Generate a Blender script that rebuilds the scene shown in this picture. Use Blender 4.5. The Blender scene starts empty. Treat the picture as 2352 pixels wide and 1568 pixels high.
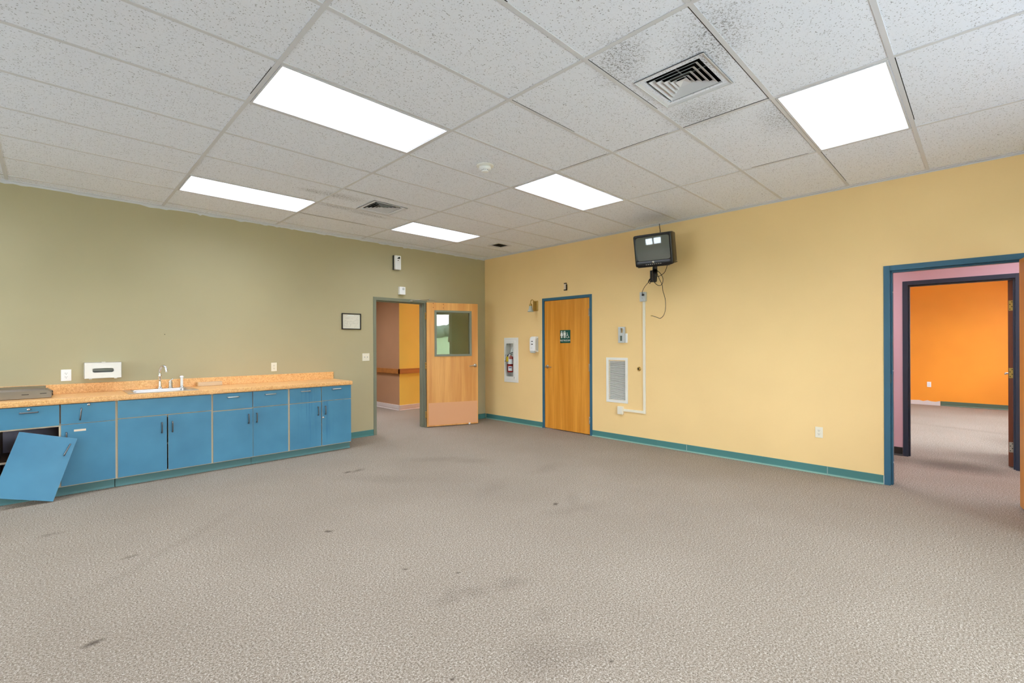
import bpy, bmesh, math, random
from mathutils import Vector, Matrix
random.seed(4)
SC = bpy.context.scene
COL = SC.collection
# ------------------------------------------------------------------ camera
F, YAW, CYP, ROLL = 1072.65, 0.7804, 788.69, -0.0042
CAM = Vector((-5.866, -6.649, 1.4086))
_c, _s = math.cos(YAW), math.sin(YAW)
Rv, Fv, Uv = Vector((_c, -_s, 0)), Vector((_s, _c, 0)), Vector((0, 0, 1))
cr, sr = math.cos(ROLL), math.sin(ROLL)
cam_r = Rv * cr + Uv * sr
cam_u = Uv * cr - Rv * sr
cd = bpy.data.cameras.new('camera'); cam = bpy.data.objects.new('camera', cd); COL.objects.link(cam)
M = Matrix((cam_r, cam_u, -Fv)).transposed().to_4x4(); M.translation = CAM
cam.matrix_world = M
cd.sensor_width = 36; cd.lens = F / 2352 * 36
cd.shift_y = (CYP - 784) / 2352
cd.clip_start = 0.02
SC.camera = cam
# ------------------------------------------------------------------ world, exposure
W = bpy.data.worlds.new('overcast'); SC.world = W; W.use_nodes = True
wn = W.node_tree; wn.nodes.clear()
wo = wn.nodes.new('ShaderNodeOutputWorld'); wb = wn.nodes.new('ShaderNodeBackground')
wt = wn.nodes.new('ShaderNodeTexCoord'); wsx = wn.nodes.new('ShaderNodeSeparateXYZ')
wr = wn.nodes.new('ShaderNodeValToRGB')
wr.color_ramp.elements[0].position = 0.0; wr.color_ramp.elements[0].color = (0.90, 0.94, 1.0, 1)
wr.color_ramp.elements[1].position = 0.8; wr.color_ramp.elements[1].color = (0.78, 0.87, 1.0, 1)
wn.links.new(wt.outputs['Generated'], wsx.inputs[0]); wn.links.new(wsx.outputs['Z'], wr.inputs[0])
wn.links.new(wr.outputs[0], wb.inputs[0]); wb.inputs[1].default_value = 10.0
wn.links.new(wb.outputs[0], wo.inputs[0])
SC.view_settings.view_transform = 'Standard'; SC.view_settings.look = 'None'
SC.view_settings.gamma = 1; SC.view_settings.use_curve_mapping = False
SC.view_settings.exposure = 0.84
SC.cycles.max_bounces = 10; SC.cycles.diffuse_bounces = 7
SC.cycles.sample_clamp_indirect = 6
SC.cycles.use_denoising = True
LAMP = 6.4      # radiance of the fluorescent lenses
H = 3.007       # ceiling grid height
GX = -4.937     # x of one main runner; they repeat every 1.2192
GY = -4.459     # y of one cross tee; they repeat every 0.6096

# ------------------------------------------------------------------ materials
def srgb(r, g, b):
    f = lambda v: (v / 255 / 12.92) if v / 255 <= 0.04045 else ((v / 255 + 0.055) / 1.055) ** 2.4
    return (f(r), f(g), f(b), 1)
MATS = {}
def mat(name, col, rough=0.6, metal=0.0, spec=0.5):
    m = bpy.data.materials.new(name); m.use_nodes = True
    b = m.node_tree.nodes['Principled BSDF']
    b.inputs['Base Color'].default_value = col; b.inputs['Roughness'].default_value = rough
    b.inputs['Metallic'].default_value = metal; b.inputs['Specular IOR Level'].default_value = spec
    MATS[name] = m
    return m
class NT:
    def __init__(s, m): s.t = m.node_tree; s.b = s.t.nodes.get('Principled BSDF')
    def n(s, k, **kw):
        x = s.t.nodes.new('ShaderNode' + k)
        for a, v in kw.items(): setattr(x, a, v)
        return x
    def l(s, a, b): s.t.links.new(a, b)
    def math(s, op, a, b=None, clamp=False):
        x = s.n('Math', operation=op, use_clamp=clamp)
        for i, v in enumerate((a, b)):
            if v is None: continue
            if isinstance(v, (int, float)): x.inputs[i].default_value = v
            else: s.l(v, x.inputs[i])
        return x.outputs[0]
    def noise(s, vec, scale, detail=3, rough=0.5, dist=0.0):
        x = s.n('TexNoise'); x.inputs['Scale'].default_value = scale; x.inputs['Detail'].default_value = detail
        x.inputs['Roughness'].default_value = rough; x.inputs['Distortion'].default_value = dist
        if vec is not None: s.l(vec, x.inputs['Vector'])
        return x.outputs['Fac']
    def mapping(s, vec, scale=(1, 1, 1), loc=(0, 0, 0), rot=(0, 0, 0)):
        x = s.n('Mapping'); x.inputs['Scale'].default_value = scale
        x.inputs['Location'].default_value = loc; x.inputs['Rotation'].default_value = rot
        s.l(vec, x.inputs['Vector']); return x.outputs[0]
    def rng(s, v, a, b, c=0.0, d=1.0, smooth=False):
        x = s.n('MapRange'); x.clamp = True
        if smooth: x.interpolation_type = 'SMOOTHSTEP'
        s.l(v, x.inputs[0])
        for i, q in enumerate((a, b, c, d)): x.inputs[i + 1].default_value = q
        return x.outputs[0]
    def mix(s, fac, c1, c2, mode='MIX'):
        x = s.n('Mix', data_type='RGBA', blend_type=mode)
        if isinstance(fac, (int, float)): x.inputs[0].default_value = fac
        else: s.l(fac, x.inputs[0])
        for i, v in ((6, c1), (7, c2)):
            if isinstance(v, tuple): x.inputs[i].default_value = v
            else: s.l(v, x.inputs[i])
        return x.outputs[2]
    def bump(s, h, strength, dist=0.002):
        x = s.n('Bump'); x.inputs['Strength'].default_value = strength; x.inputs['Distance'].default_value = dist
        s.l(h, x.inputs['Height']); s.l(x.outputs[0], s.b.inputs['Normal'])
def pos(t): return t.n('NewGeometry').outputs['Position']
def objc(t): return t.n('TexCoord').outputs['Object']

def paint(name, col, rough=0.55, var=0.025, bump=0.12, scuff=None):
    m = mat(name, col, rough); t = NT(m); p = pos(t)
    n1 = t.noise(p, 1.3, 2); n2 = t.noise(p, 220, 2)
    d = tuple(c * (1 - var) for c in col[:3]) + (1,); u = tuple(min(1, c * (1 + var)) for c in col[:3]) + (1,)
    c = t.mix(t.rng(n1, .3, .7), d, u)
    if scuff:
        k = t.rng(t.noise(t.mapping(p, (1, 1, 3)), 9, 5, .7), .70, .76)
        c = t.mix(t.math('MULTIPLY', k, .25), c, scuff)
    t.l(c, t.b.inputs['Base Color']); t.bump(n2, bump, .001)
    return m
paint('olive_paint', srgb(182, 172, 137), .5)
paint('yellow_paint', srgb(246, 212, 150), .5)
paint('teal_frame', srgb(48, 100, 126), .4, .04, .05)
paint('sage_frame', srgb(126, 130, 112), .4, .04, .05)
paint('navy_frame', srgb(48, 62, 84), .35, .04, .05)
paint('pink_paint', srgb(216, 184, 202), .55)
paint('orange_paint', srgb(252, 160, 45), .5, .05)
paint('mustard_paint', srgb(240, 214, 104), .5, .05)
paint('tan_paint', srgb(184, 142, 108), .5, .05)
paint('rust_paint', srgb(168, 124, 72), .5, .05)
paint('teal_base', srgb(72, 128, 126), .45, .08, .05, srgb(150, 190, 180))
paint('base_lip', srgb(128, 168, 152), .5, .1); paint('teal_toe', srgb(84, 130, 132), .45, .08, .05)
paint('black_base', srgb(38, 38, 40), .4)
paint('cream_base', srgb(222, 212, 206), .45)
paint('green_base', srgb(88, 108, 88), .45)
paint('offwhite_enamel', srgb(236, 235, 228), .35, .02, .02)
paint('ivory_plastic', srgb(238, 232, 212), .35, .02, .0)
paint('grey_plastic', srgb(196, 200, 198), .4, .02, .0)
paint('white_plastic', srgb(244, 245, 245), .3, .01, .0)
paint('grid_white', srgb(212, 214, 218), .45, .03, .0)
mat('brass', srgb(200, 168, 96), .28, 1); mat('chrome', srgb(225, 225, 225), .12, 1)
mat('satin_nickel', srgb(190, 186, 176), .3, 1); mat('dark_pull', srgb(120, 120, 122), .28, 1)
mat('stainless', srgb(205, 203, 198), .28, 1); mat('brushed_steel', srgb(150, 140, 128), .42, 1)
mat('black_plastic', srgb(16, 16, 17), .28); mat('black_matte', srgb(12, 12, 12), .6)
mat('dark_bronze', srgb(60, 52, 44), .4, .8)
mat('cable_black', srgb(30, 24, 22), .5); mat('dark_hole', srgb(8, 8, 8), .9)
mat('sign_green', srgb(8, 84, 70), .4); mat('sign_white', srgb(238, 240, 235), .5)
mat('red_steel', srgb(170, 22, 22), .3); mat('tag_yellow', srgb(240, 205, 50), .5)
mat('paper', srgb(226, 222, 205), .6); mat('pencil', srgb(150, 150, 140), .7); mat('label_blue', srgb(60, 80, 140), .5)
mat('label_white', srgb(225, 225, 228), .5); mat('black_frame', srgb(28, 24, 22), .35)
mat('lcd', srgb(92, 104, 92), .25); mat('tape', srgb(232, 214, 190), .6)
mat('cream_edge', srgb(208, 196, 172), .6); mat('melamine', srgb(122, 100, 78), .6); mat('lilac_board', srgb(190, 186, 204), .6)
mat('cardboard', srgb(190, 150, 100), .7); mat('wrap_film', srgb(214, 186, 150), .3)
m = mat('frosted_glass', srgb(215, 222, 215), .4); m.node_tree.nodes['Principled BSDF'].inputs['Transmission Weight'].default_value = .35
m.node_tree.nodes['Principled BSDF'].inputs['Subsurface Weight'].default_value = .1

def lamp_mat():
    m = bpy.data.materials.new('lamp_lens'); m.use_nodes = True; t = NT(m); t.t.nodes.clear()
    o = t.n('OutputMaterial'); e = t.n('Emission'); t.l(e.outputs[0], o.inputs[0])
    # the tubes behind the prismatic lens lie toward its two long sides, so the middle is a touch dimmer
    sx = t.n('SeparateXYZ'); t.l(objc(t), sx.inputs[0])
    y = t.math('ABSOLUTE', sx.outputs['Y']); k = t.rng(y, .02, .17, .86, 1.0, True)
    # prismatic lens: most of the light leaves within 60 degrees of straight down
    g = t.n('NewGeometry'); dt = t.n('VectorMath', operation='DOT_PRODUCT'); t.l(g.outputs['Normal'], dt.inputs[0]); t.l(g.outputs['Incoming'], dt.inputs[1])
    k = t.math('MULTIPLY', k, t.math('ADD', t.math('MULTIPLY', t.math('POWER', t.math('ABSOLUTE', dt.outputs['Value']), 1.5), 1.45), .08))
    t.l(t.math('MULTIPLY', k, LAMP), e.inputs['Strength']); e.inputs['Color'].default_value = (.93, .98, 1.10, 1)
    MATS['lamp_lens'] = m
lamp_mat()

def cabinet_blue(name, drips=False):
    m = mat(name, srgb(70, 140, 178), .42); t = NT(m); p = pos(t)
    c = t.mix(t.rng(t.noise(p, 3, 3), .3, .7), srgb(64, 126, 158), srgb(74, 140, 172))
    g = t.rng(t.noise(t.mapping(p, (1, 1, .25)), 60, 4, .6), .68, .8)
    c = t.mix(t.math('MULTIPLY', g, .15), c, srgb(40, 96, 130))
    if drips:
        s = t.rng(t.noise(t.mapping(p, (38, 38, 1.1)), 1.0, 3, .6), .47, .58)
        sx = t.n('SeparateXYZ'); t.l(p, sx.inputs[0])
        w = t.math('MULTIPLY', t.rng(sx.outputs['X'], -3.68, -3.55), t.rng(sx.outputs['X'], -3.42, -3.52))
        w2 = t.math('MULTIPLY', t.rng(sx.outputs['X'], -3.37, -3.33), t.rng(sx.outputs['X'], -3.20, -3.30))
        w = t.math('MAXIMUM', w, t.math('MULTIPLY', w2, .6))
        w = t.math('MULTIPLY', w, t.rng(sx.outputs['Z'], .12, .3))
        c = t.mix(t.math('MULTIPLY', t.math('MULTIPLY', s, w), .8), c, srgb(38, 106, 150))
    t.l(c, t.b.inputs['Base Color']); t.bump(t.noise(p, 300, 2), .05, .0005)
cabinet_blue('cabinet_blue'); cabinet_blue('cabinet_blue_dripped', True)

def wood(name, c1, c2, c3, rough=.38, axis='Z', sc=1.0):
    m = mat(name, c1, rough); t = NT(m); p = objc(t)
    s = {'Z': (9, 9, .45), 'X': (.45, 9, 9), 'Y': (9, .45, 9)}[axis]
    v = t.mapping(p, tuple(a * sc for a in s))
    n = t.noise(v, 1.0, 2, .5, .4)
    s2 = {'Z': (110, 110, 2.2), 'X': (2.2, 110, 110), 'Y': (110, 2.2, 110)}[axis]
    f = t.noise(t.mapping(p, s2), 1.0, 4, .65)
    c = t.mix(t.rng(n, .34, .66), c1, c2)
    c = t.mix(t.math('MULTIPLY', t.rng(f, .45, .75), .55), c, c3)
    t.l(c, t.b.inputs['Base Color']); t.bump(f, .06, .0006)
wood('door_oak', srgb(216, 148, 72), srgb(236, 176, 98), srgb(198, 126, 52))
wood('door_amber', srgb(212, 136, 34), srgb(236, 164, 62), srgb(188, 110, 22))
wood('door_red', srgb(120, 62, 36), srgb(142, 78, 50), srgb(92, 42, 24))
wood('rail_oak', srgb(170, 108, 54), srgb(190, 126, 66), srgb(140, 84, 38), .4, 'X')

def laminate():
    m = mat('laminate', srgb(230, 176, 110), .32); t = NT(m); p = pos(t)
    a = t.noise(p, 75, 4, .7, 1.2); b = t.noise(p, 12, 3)
    c = t.mix(t.rng(a, .40, .62), srgb(252, 206, 138), srgb(214, 148, 80))
    c = t.mix(t.math('MULTIPLY', t.rng(b, .3, .7), .25), c, srgb(240, 190, 140))
    t.l(c, t.b.inputs['Base Color'])
laminate()

# carpet: flecked loop pile with stains that lie at their own places on the floor
STAINS = [  # x, y, rx, ry, angle, strength
    (-3.418, -1.737, .085, .045, .5, .85), (-3.536, -1.717, .05, .03, .3, .8), (-2.716, -4.002, .035, .022, .4, .9),
    (-4.379, -3.171, .035, .02, -.8, .9), (-4.291, -4.098, .02, .012, -.8, .8), (-4.084, -4.369, .015, .01, 0, .8),
    (-4.296, -4.541, .11, .07, .3, .34), (-4.157, -4.604, .10, .06, -.6, .30), (-3.937, -4.688, .12, .07, -.5, .32),
    (-2.52, -1.93, .38, .12, -.7, .30), (-2.274, -2.298, .30, .12, -.9, .24), (-2.72, -4.19, .34, .08, -.35, .22),
    (-2.52, -4.05, .26, .06, .7, .22), (-5.861, -1.765, .09, .03, .1, .55), (-5.725, -3.681, .045, .022, .2, .85),
    (-5.487, -2.646, .05, .02, .1, .5), (-4.297, -5.248, .17, .12, -.4, .34), (-4.12, -5.37, .14, .08, -.4, .26),
    (-4.05, -5.05, .10, .06, 0, .2), (-4.102, -5.484, .012, .008, 0, .9), (-4.667, -5.074, .014, .008, 0, .9),
    (-3.40, -2.20, .5, .14, -.9, .22), (-5.2, -2.6, .9, .05, .75, .18), (-1.9, -3.184, .30, .10, .2, .20),
    (-2.8, -3.264, .30, .14, .4, .18), (1.42, -6.42, .34, .50, .15, 1.2), (1.35, -6.05, .2, .3, .3, .6),
    (3.6, -6.9, .5, .25, .2, .3), (4.6, -6.4, .8, .1, 1.3, .25), (-2.95, -.35, .35, .3, 0, .3)]
def carpet():
    m = mat('carpet', srgb(176, 164, 150), .95, spec=.15); t = NT(m); p = pos(t)
    v = t.n('TexVoronoi'); v.inputs['Scale'].default_value = 120; t.l(p, v.inputs['Vector'])
    a = t.noise(p, 105, 4, .8); b = t.noise(p, 260, 2, .6)
    k = t.math('ADD', t.math('MULTIPLY', a, .65), t.math('MULTIPLY', b, .35))
    r = t.n('ValToRGB'); e = r.color_ramp.elements
    e[0].position = .38; e[0].color = srgb(54, 46, 36)
    e[1].position = .62; e[1].color = srgb(230, 222, 211)
    q = e.new(.47); q.color = srgb(138, 127, 113)
    q = e.new(.55); q.color = srgb(176, 165, 152)
    t.l(k, r.inputs[0])
    sc = t.n('SeparateColor'); t.l(v.outputs['Color'], sc.inputs[0])
    c = t.mix(t.math('MULTIPLY', sc.outputs[0], .30), r.outputs[0], srgb(136, 122, 106))
    big = t.noise(p, .9, 4, .55); c = t.mix(t.rng(big, .32, .68, 0, .26), c, srgb(118, 106, 92))
    warp = t.n('TexNoise'); warp.inputs['Scale'].default_value = 9; warp.inputs['Detail'].default_value = 4; t.l(p, warp.inputs['Vector'])
    wv = t.n('VectorMath', operation='MULTIPLY_ADD'); t.l(warp.outputs['Color'], wv.inputs[0])
    wv.inputs[1].default_value = (.16, .16, 0); wv.inputs[2].default_value = (-.08, -.08, 0)
    add = t.n('VectorMath', operation='ADD'); t.l(p, add.inputs[0]); t.l(wv.outputs[0], add.inputs[1])
    tot = None
    for (x, y, rx, ry, an, st) in STAINS:
        src = add.outputs[0] if rx > .08 else p
        mp = t.n('Mapping', vector_type='TEXTURE'); t.l(src, mp.inputs['Vector'])
        mp.inputs['Location'].default_value = (x, y, 0); mp.inputs['Rotation'].default_value = (0, 0, an)
        mp.inputs['Scale'].default_value = (rx, ry, 1)
        ln = t.n('VectorMath', operation='LENGTH'); t.l(mp.outputs[0], ln.inputs[0])
        f = t.rng(ln.outputs['Value'], 1.5, .15, 0, st if rx < .06 else st * .62, True)
        tot = f if tot is None else t.math('MAXIMUM', tot, f)
    c = t.mix(tot, c, t.mix(.75, c, srgb(46, 34, 24)))
    t.l(c, t.b.inputs['Base Color']); t.bump(k, .2, .003)
carpet()

# acoustic tile: pin holes and fissures, dirtier round the supply air diffusers
def tile_mat():
    m = mat('acoustic_tile', srgb(224, 223, 221), .85, spec=.2); t = NT(m); p = pos(t)
    v = t.n('TexVoronoi'); v.inputs['Scale'].default_value = 62; t.l(p, v.inputs['Vector'])
    sc = t.n('SeparateColor'); t.l(v.outputs['Color'], sc.inputs[0])
    pin = t.math('MULTIPLY', t.rng(v.outputs['Distance'], .26, .14), t.math('GREATER_THAN', sc.outputs[0], .42))
    fis = t.rng(t.noise(t.mapping(p, (1, 2.2, 1)), 42, 3, .6, 1.5),   .64, .69)
    fis2 = t.rng(t.noise(t.mapping(p, (2.0, 1, 1)), 60, 3, .6, 1.5), .645, .69)
    k = t.math('MAXIMUM', t.math('MULTIPLY', pin, .8), t.math('MAXIMUM', fis, fis2))
    dirt = None
    for (x, y, rx, ry, an) in ((-3.35, -5.62, .42, .20, .5), (-2.62, -5.28, .25, .28, 0), (-3.55, -5.2, .3, .16, .6), (-2.15, -5.75, .4, .3, .3),
                               (-3.62, -1.75, .30, .12, 0), (-3.45, -1.35, .34, .08, 0), (-3.9, -1.72, .16, .08, 0), (-3.05, -1.30, .34, .07, 0)):
        mp = t.n('Mapping', vector_type='TEXTURE'); t.l(p, mp.inputs['Vector'])
        mp.inputs['Location'].default_value = (x, y, H); mp.inputs['Rotation'].default_value = (0, 0, an)
        mp.inputs['Scale'].default_value = (rx, ry, 1)
        ln = t.n('VectorMath', operation='LENGTH'); t.l(mp.outputs[0], ln.inputs[0])
        f = t.rng(ln.outputs['Value'], 1.3, .2, 0, 1, True)
        dirt = f if dirt is None else t.math('MAXIMUM', dirt, f)
    c = t.mix(t.math('MULTIPLY', k, .8), srgb(236, 241, 250), srgb(108, 110, 114))
    dk = t.math('MULTIPLY', dirt, t.rng(t.noise(p, 85, 3, .6, .8), .52, .60))
    c = t.mix(t.math('MULTIPLY', dk, .62), c, srgb(60, 58, 56))
    sm = t.math('MULTIPLY', t.math('POWER', dirt, 2.0), .10)
    c = t.mix(sm, c, srgb(90, 88, 84))
    t.l(c, t.b.inputs['Base Color'])
tile_mat()

def glass_mat(name, tint, refl, rough=.0):
    m = bpy.data.materials.new(name); m.use_nodes = True; t = NT(m); t.t.nodes.clear()
    o = t.n('OutputMaterial'); a = t.n('BsdfTransparent'); g = t.n('BsdfGlossy'); mx = t.n('MixShader')
    a.inputs[0].default_value = tint; g.inputs['Roughness'].default_value = rough
    lw = t.n('LayerWeight'); lw.inputs[0].default_value = .2
    f = t.rng(lw.outputs['Fresnel'], 0, 1, refl, .45)
    t.l(f, mx.inputs[0]); t.l(a.outputs[0], mx.inputs[1]); t.l(g.outputs[0], mx.inputs[2]); t.l(mx.outputs[0], o.inputs[0])
    MATS[name] = m
glass_mat('window_glass', (.95, .97, .96, 1), .05)
glass_mat('door_glass', (.80, .86, .78, 1), .07)
glass_mat('clear_acrylic', (.93, .95, .95, 1), .03)
mat('crt_glass', srgb(92, 97, 92), .05)  # grey base lightened to stand in for the room's reflection
MATS['crt_glass'].node_tree.nodes['Principled BSDF'].inputs['Specular IOR Level'].default_value = 1.0
MATS['crt_glass'].node_tree.nodes['Principled BSDF'].inputs['Coat Weight'].default_value = 1.0
mat('lawn', srgb(150, 165, 125), .9); mat('asphalt', srgb(205, 205, 205), .9); mat('bark', srgb(70, 62, 56), .9); mat('hedge', srgb(112, 124, 112), .9)
mat('backing_grey', srgb(120, 120, 118), .8)

# ------------------------------------------------------------------ mesh helpers
def box(bm, x0, x1, y0, y1, z0, z1, mi=0, side=None):
    vs = [bm.verts.new((x, y, z)) for x in (x0, x1) for y in (y0, y1) for z in (z0, z1)]
    idx = [(0, 1, 3, 2), (4, 6, 7, 5), (0, 4, 5, 1), (2, 3, 7, 6), (0, 2, 6, 4), (1, 5, 7, 3)]  # -x +x -y +y -z +z
    for k, f in enumerate(idx):
        fc = bm.faces.new([vs[i] for i in f])
        fc.material_index = mi if side is None or k in (2, 3) else side
    return vs
def BM(): return bmesh.new()
def boxes(*bs):
    b = BM()
    for q in bs: box(b, *q)
    return b
def cyl(bm, p0, p1, r0, r1=None, seg=20, mi=0, cap=True):
    r1 = r0 if r1 is None else r1
    p0, p1 = Vector(p0), Vector(p1); d = (p1 - p0).normalized()
    a = d.orthogonal().normalized(); b = d.cross(a)
    A = [bm.verts.new(p0 + (a * math.cos(2 * math.pi * i / seg) + b * math.sin(2 * math.pi * i / seg)) * r0) for i in range(seg)]
    B = [bm.verts.new(p1 + (a * math.cos(2 * math.pi * i / seg) + b * math.sin(2 * math.pi * i / seg)) * r1) for i in range(seg)]
    for i in range(seg):
        f = bm.faces.new((A[i], A[(i + 1) % seg], B[(i + 1) % seg], B[i])); f.material_index = mi; f.smooth = True
    if cap:
        for ring in (A[::-1], B):
            f = bm.faces.new(ring); f.material_index = mi
def lathe(bm, prof, seg=28, M4=None, mi=0):
    rings = []
    for r, z in prof:
        if r < 1e-5: rings.append([bm.verts.new((0, 0, z))])
        else: rings.append([bm.verts.new((r * math.cos(2 * math.pi * i / seg), r * math.sin(2 * math.pi * i / seg), z)) for i in range(seg)])
    allv = [v for q in rings for v in q]
    for A, B in zip(rings, rings[1:]):
        for i in range(seg):
            j = (i + 1) % seg
            if len(A) == 1: f = bm.faces.new((A[0], B[j], B[i]))
            elif len(B) == 1: f = bm.faces.new((A[i], A[j], B[0]))
            else: f = bm.faces.new((A[i], A[j], B[j], B[i]))
            f.smooth = True; f.material_index = mi
    if M4: bmesh.ops.transform(bm, matrix=M4, verts=allv)
def spline(pts, n=8):
    P = [Vector(p) for p in pts]; P = [P[0] * 2 - P[1]] + P + [P[-1] * 2 - P[-2]]; out = []
    for i in range(1, len(P) - 2):
        for k in range(n):
            t = k / n; a, b, c, d = P[i - 1], P[i], P[i + 1], P[i + 2]
            out.append(.5 * ((2 * b) + (c - a) * t + (2 * a - 5 * b + 4 * c - d) * t * t + (3 * b - a - 3 * c + d) * t ** 3))
    out.append(P[-2]); return out
def tube(bm, pts, r, seg=10, smooth=True, n=8, mi=0):
    P = spline(pts, n) if smooth else [Vector(p) for p in pts]
    rr = r if callable(r) else (lambda t: r)
    prev = None; rings = []
    for i, p in enumerate(P):
        d = (P[min(i + 1, len(P) - 1)] - P[max(i - 1, 0)]).normalized()
        if prev is None: a = d.orthogonal().normalized()
        else: a = (prev - d * prev.dot(d)).normalized()
        prev = a; b = d.cross(a); q = rr(i / (len(P) - 1))
        rings.append([bm.verts.new(p + (a * math.cos(2 * math.pi * k / seg) + b * math.sin(2 * math.pi * k / seg)) * q) for k in range(seg)])
    for A, B in zip(rings, rings[1:]):
        for k in range(seg):
            f = bm.faces.new((A[k], A[(k + 1) % seg], B[(k + 1) % seg], B[k])); f.smooth = True; f.material_index = mi
    bm.faces.new(rings[0][::-1]).material_index = mi; bm.faces.new(rings[-1]).material_index = mi
def prism(bm, poly, axis, a, b, mi=0):
    """poly of 2-D points in the two other axes, extruded from a to b along axis"""
    def mk(u, v, w): return {'x': (w, u, v), 'y': (u, w, v), 'z': (u, v, w)}[axis]
    A = [bm.verts.new(mk(u, v, a)) for u, v in poly]; B = [bm.verts.new(mk(u, v, b)) for u, v in poly]
    n = len(poly)
    for i in range(n): bm.faces.new((A[i], A[(i + 1) % n], B[(i + 1) % n], B[i])).material_index = mi
    bm.faces.new(A[::-1]).material_index = mi; bm.faces.new(B).material_index = mi
def slab(bm, axis, a0, a1, u0, u1, v0, v1, holes=(), mi=0):
    """plate between a0 and a1 along axis; u, v the other axes in xyz order; rectangular holes (u0,u1,v0,v1)"""
    us = sorted({u0, u1, *[h[0] for h in holes], *[h[1] for h in holes]}); us = [u for u in us if u0 <= u <= u1]
    vs = sorted({v0, v1, *[h[2] for h in holes], *[h[3] for h in holes]}); vs = [v for v in vs if v0 <= v <= v1]
    def mk(a, u, v): return {0: (a, u, v), 1: (u, a, v), 2: (u, v, a)}[axis]
    solid = {}
    for i in range(len(us) - 1):
        for j in range(len(vs) - 1):
            cu, cv = (us[i] + us[i + 1]) / 2, (vs[j] + vs[j + 1]) / 2
            solid[i, j] = not any(h[0] < cu < h[1] and h[2] < cv < h[3] for h in holes)
    cache = {}
    def V(a, u, v):
        k = (a, round(u, 5), round(v, 5))
        if k not in cache: cache[k] = bm.verts.new(mk(a, u, v))
        return cache[k]
    for (i, j), s in solid.items():
        if not s: continue
        ua, ub, va, vb = us[i], us[i + 1], vs[j], vs[j + 1]
        for a in (a0, a1): bm.faces.new((V(a, ua, va), V(a, ub, va), V(a, ub, vb), V(a, ua, vb)))
        if not solid.get((i - 1, j)): bm.faces.new((V(a0, ua, va), V(a1, ua, va), V(a1, ua, vb), V(a0, ua, vb)))
        if not solid.get((i + 1, j)): bm.faces.new((V(a0, ub, va), V(a1, ub, va), V(a1, ub, vb), V(a0, ub, vb)))
        if not solid.get((i, j - 1)): bm.faces.new((V(a0, ua, va), V(a1, ua, va), V(a1, ub, va), V(a0, ub, va)))
        if not solid.get((i, j + 1)): bm.faces.new((V(a0, ua, vb), V(a1, ua, vb), V(a1, ub, vb), V(a0, ub, vb)))
def obj(name, bm, mats, parent=None, bevel=0, label=None, seg=2, loc=None, rot=None):
    bmesh.ops.recalc_face_normals(bm, faces=bm.faces[:])
    me = bpy.data.meshes.new(name); bm.to_mesh(me); bm.free()
    for q in ([mats] if isinstance(mats, str) else mats): me.materials.append(MATS[q])
    o = bpy.data.objects.new(name, me); COL.objects.link(o)
    if parent: o.parent = parent
    if loc: o.location = loc
    if rot: o.rotation_euler = rot
    if bevel:
        b = o.modifiers.new('bevel', 'BEVEL'); b.width = bevel; b.segments = seg; b.limit_method = 'ANGLE'
    if label: o['label'] = label
    return o
def tag(o, label, cat, group=None, kind=None):
    o['label'] = label; o['category'] = cat
    if group: o['group'] = group
    if kind: o['kind'] = kind
    return o
def thing(name, label, cat, loc=(0, 0, 0), rotz=0.0, group=None, kind=None):
    o = bpy.data.objects.new(name, None); COL.objects.link(o); o.location = loc; o.rotation_euler = (0, 0, rotz)
    o.empty_display_size = .1
    return tag(o, label, cat, group, kind)
def struct(name, bm, mats, bevel=0, parent=None, label=None):
    o = obj(name, bm, mats, parent, bevel)
    if not parent: o['kind'] = 'structure'
    if label: o['label'] = label
    return o
def copy_tree(o, parent=None):
    c = o.copy(); COL.objects.link(c)
    if parent: c.parent = parent
    for ch in list(o.children): copy_tree(ch, c)
    return c
E90 = -math.pi / 2      # frame of things on the yellow wall: local x runs along -Y, local -y comes out of the wall
def text_mesh(bm, s, size, loc, mi=0, depth=.0008, align='CENTER'):
    """letters as thin raised geometry in the local x-z plane facing -y"""
    cu = bpy.data.curves.new('t', 'FONT'); cu.body = s; cu.size = size; cu.extrude = depth; cu.align_x = align; cu.align_y = 'CENTER'
    to = bpy.data.objects.new('t', cu); COL.objects.link(to)
    bpy.context.view_layer.update()
    me = bpy.data.meshes.new_from_object(to)
    n0 = len(bm.verts); bm.from_mesh(me)
    bm.verts.ensure_lookup_table(); new = bm.verts[n0:]
    bmesh.ops.transform(bm, matrix=Matrix.Translation(loc) @ Matrix.Rotation(math.pi / 2, 4, 'X'), verts=new)
    ns = set(new)
    for f in bm.faces:
        if f.verts[0] in ns: f.material_index = mi
    bpy.data.objects.remove(to); bpy.data.curves.remove(cu); bpy.data.meshes.remove(me)
# ================================================================== ROOM SHELL
XW, YS = -9.4, -8.6            # west and south walls of the room
XE = 8.08                      # far orange wall
WT = 0.125
b = BM(); slab(b, 2, -.12, 0, XW - .2, XE + .3, YS - .2, 4.6); struct('floor', b, 'carpet')
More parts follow.
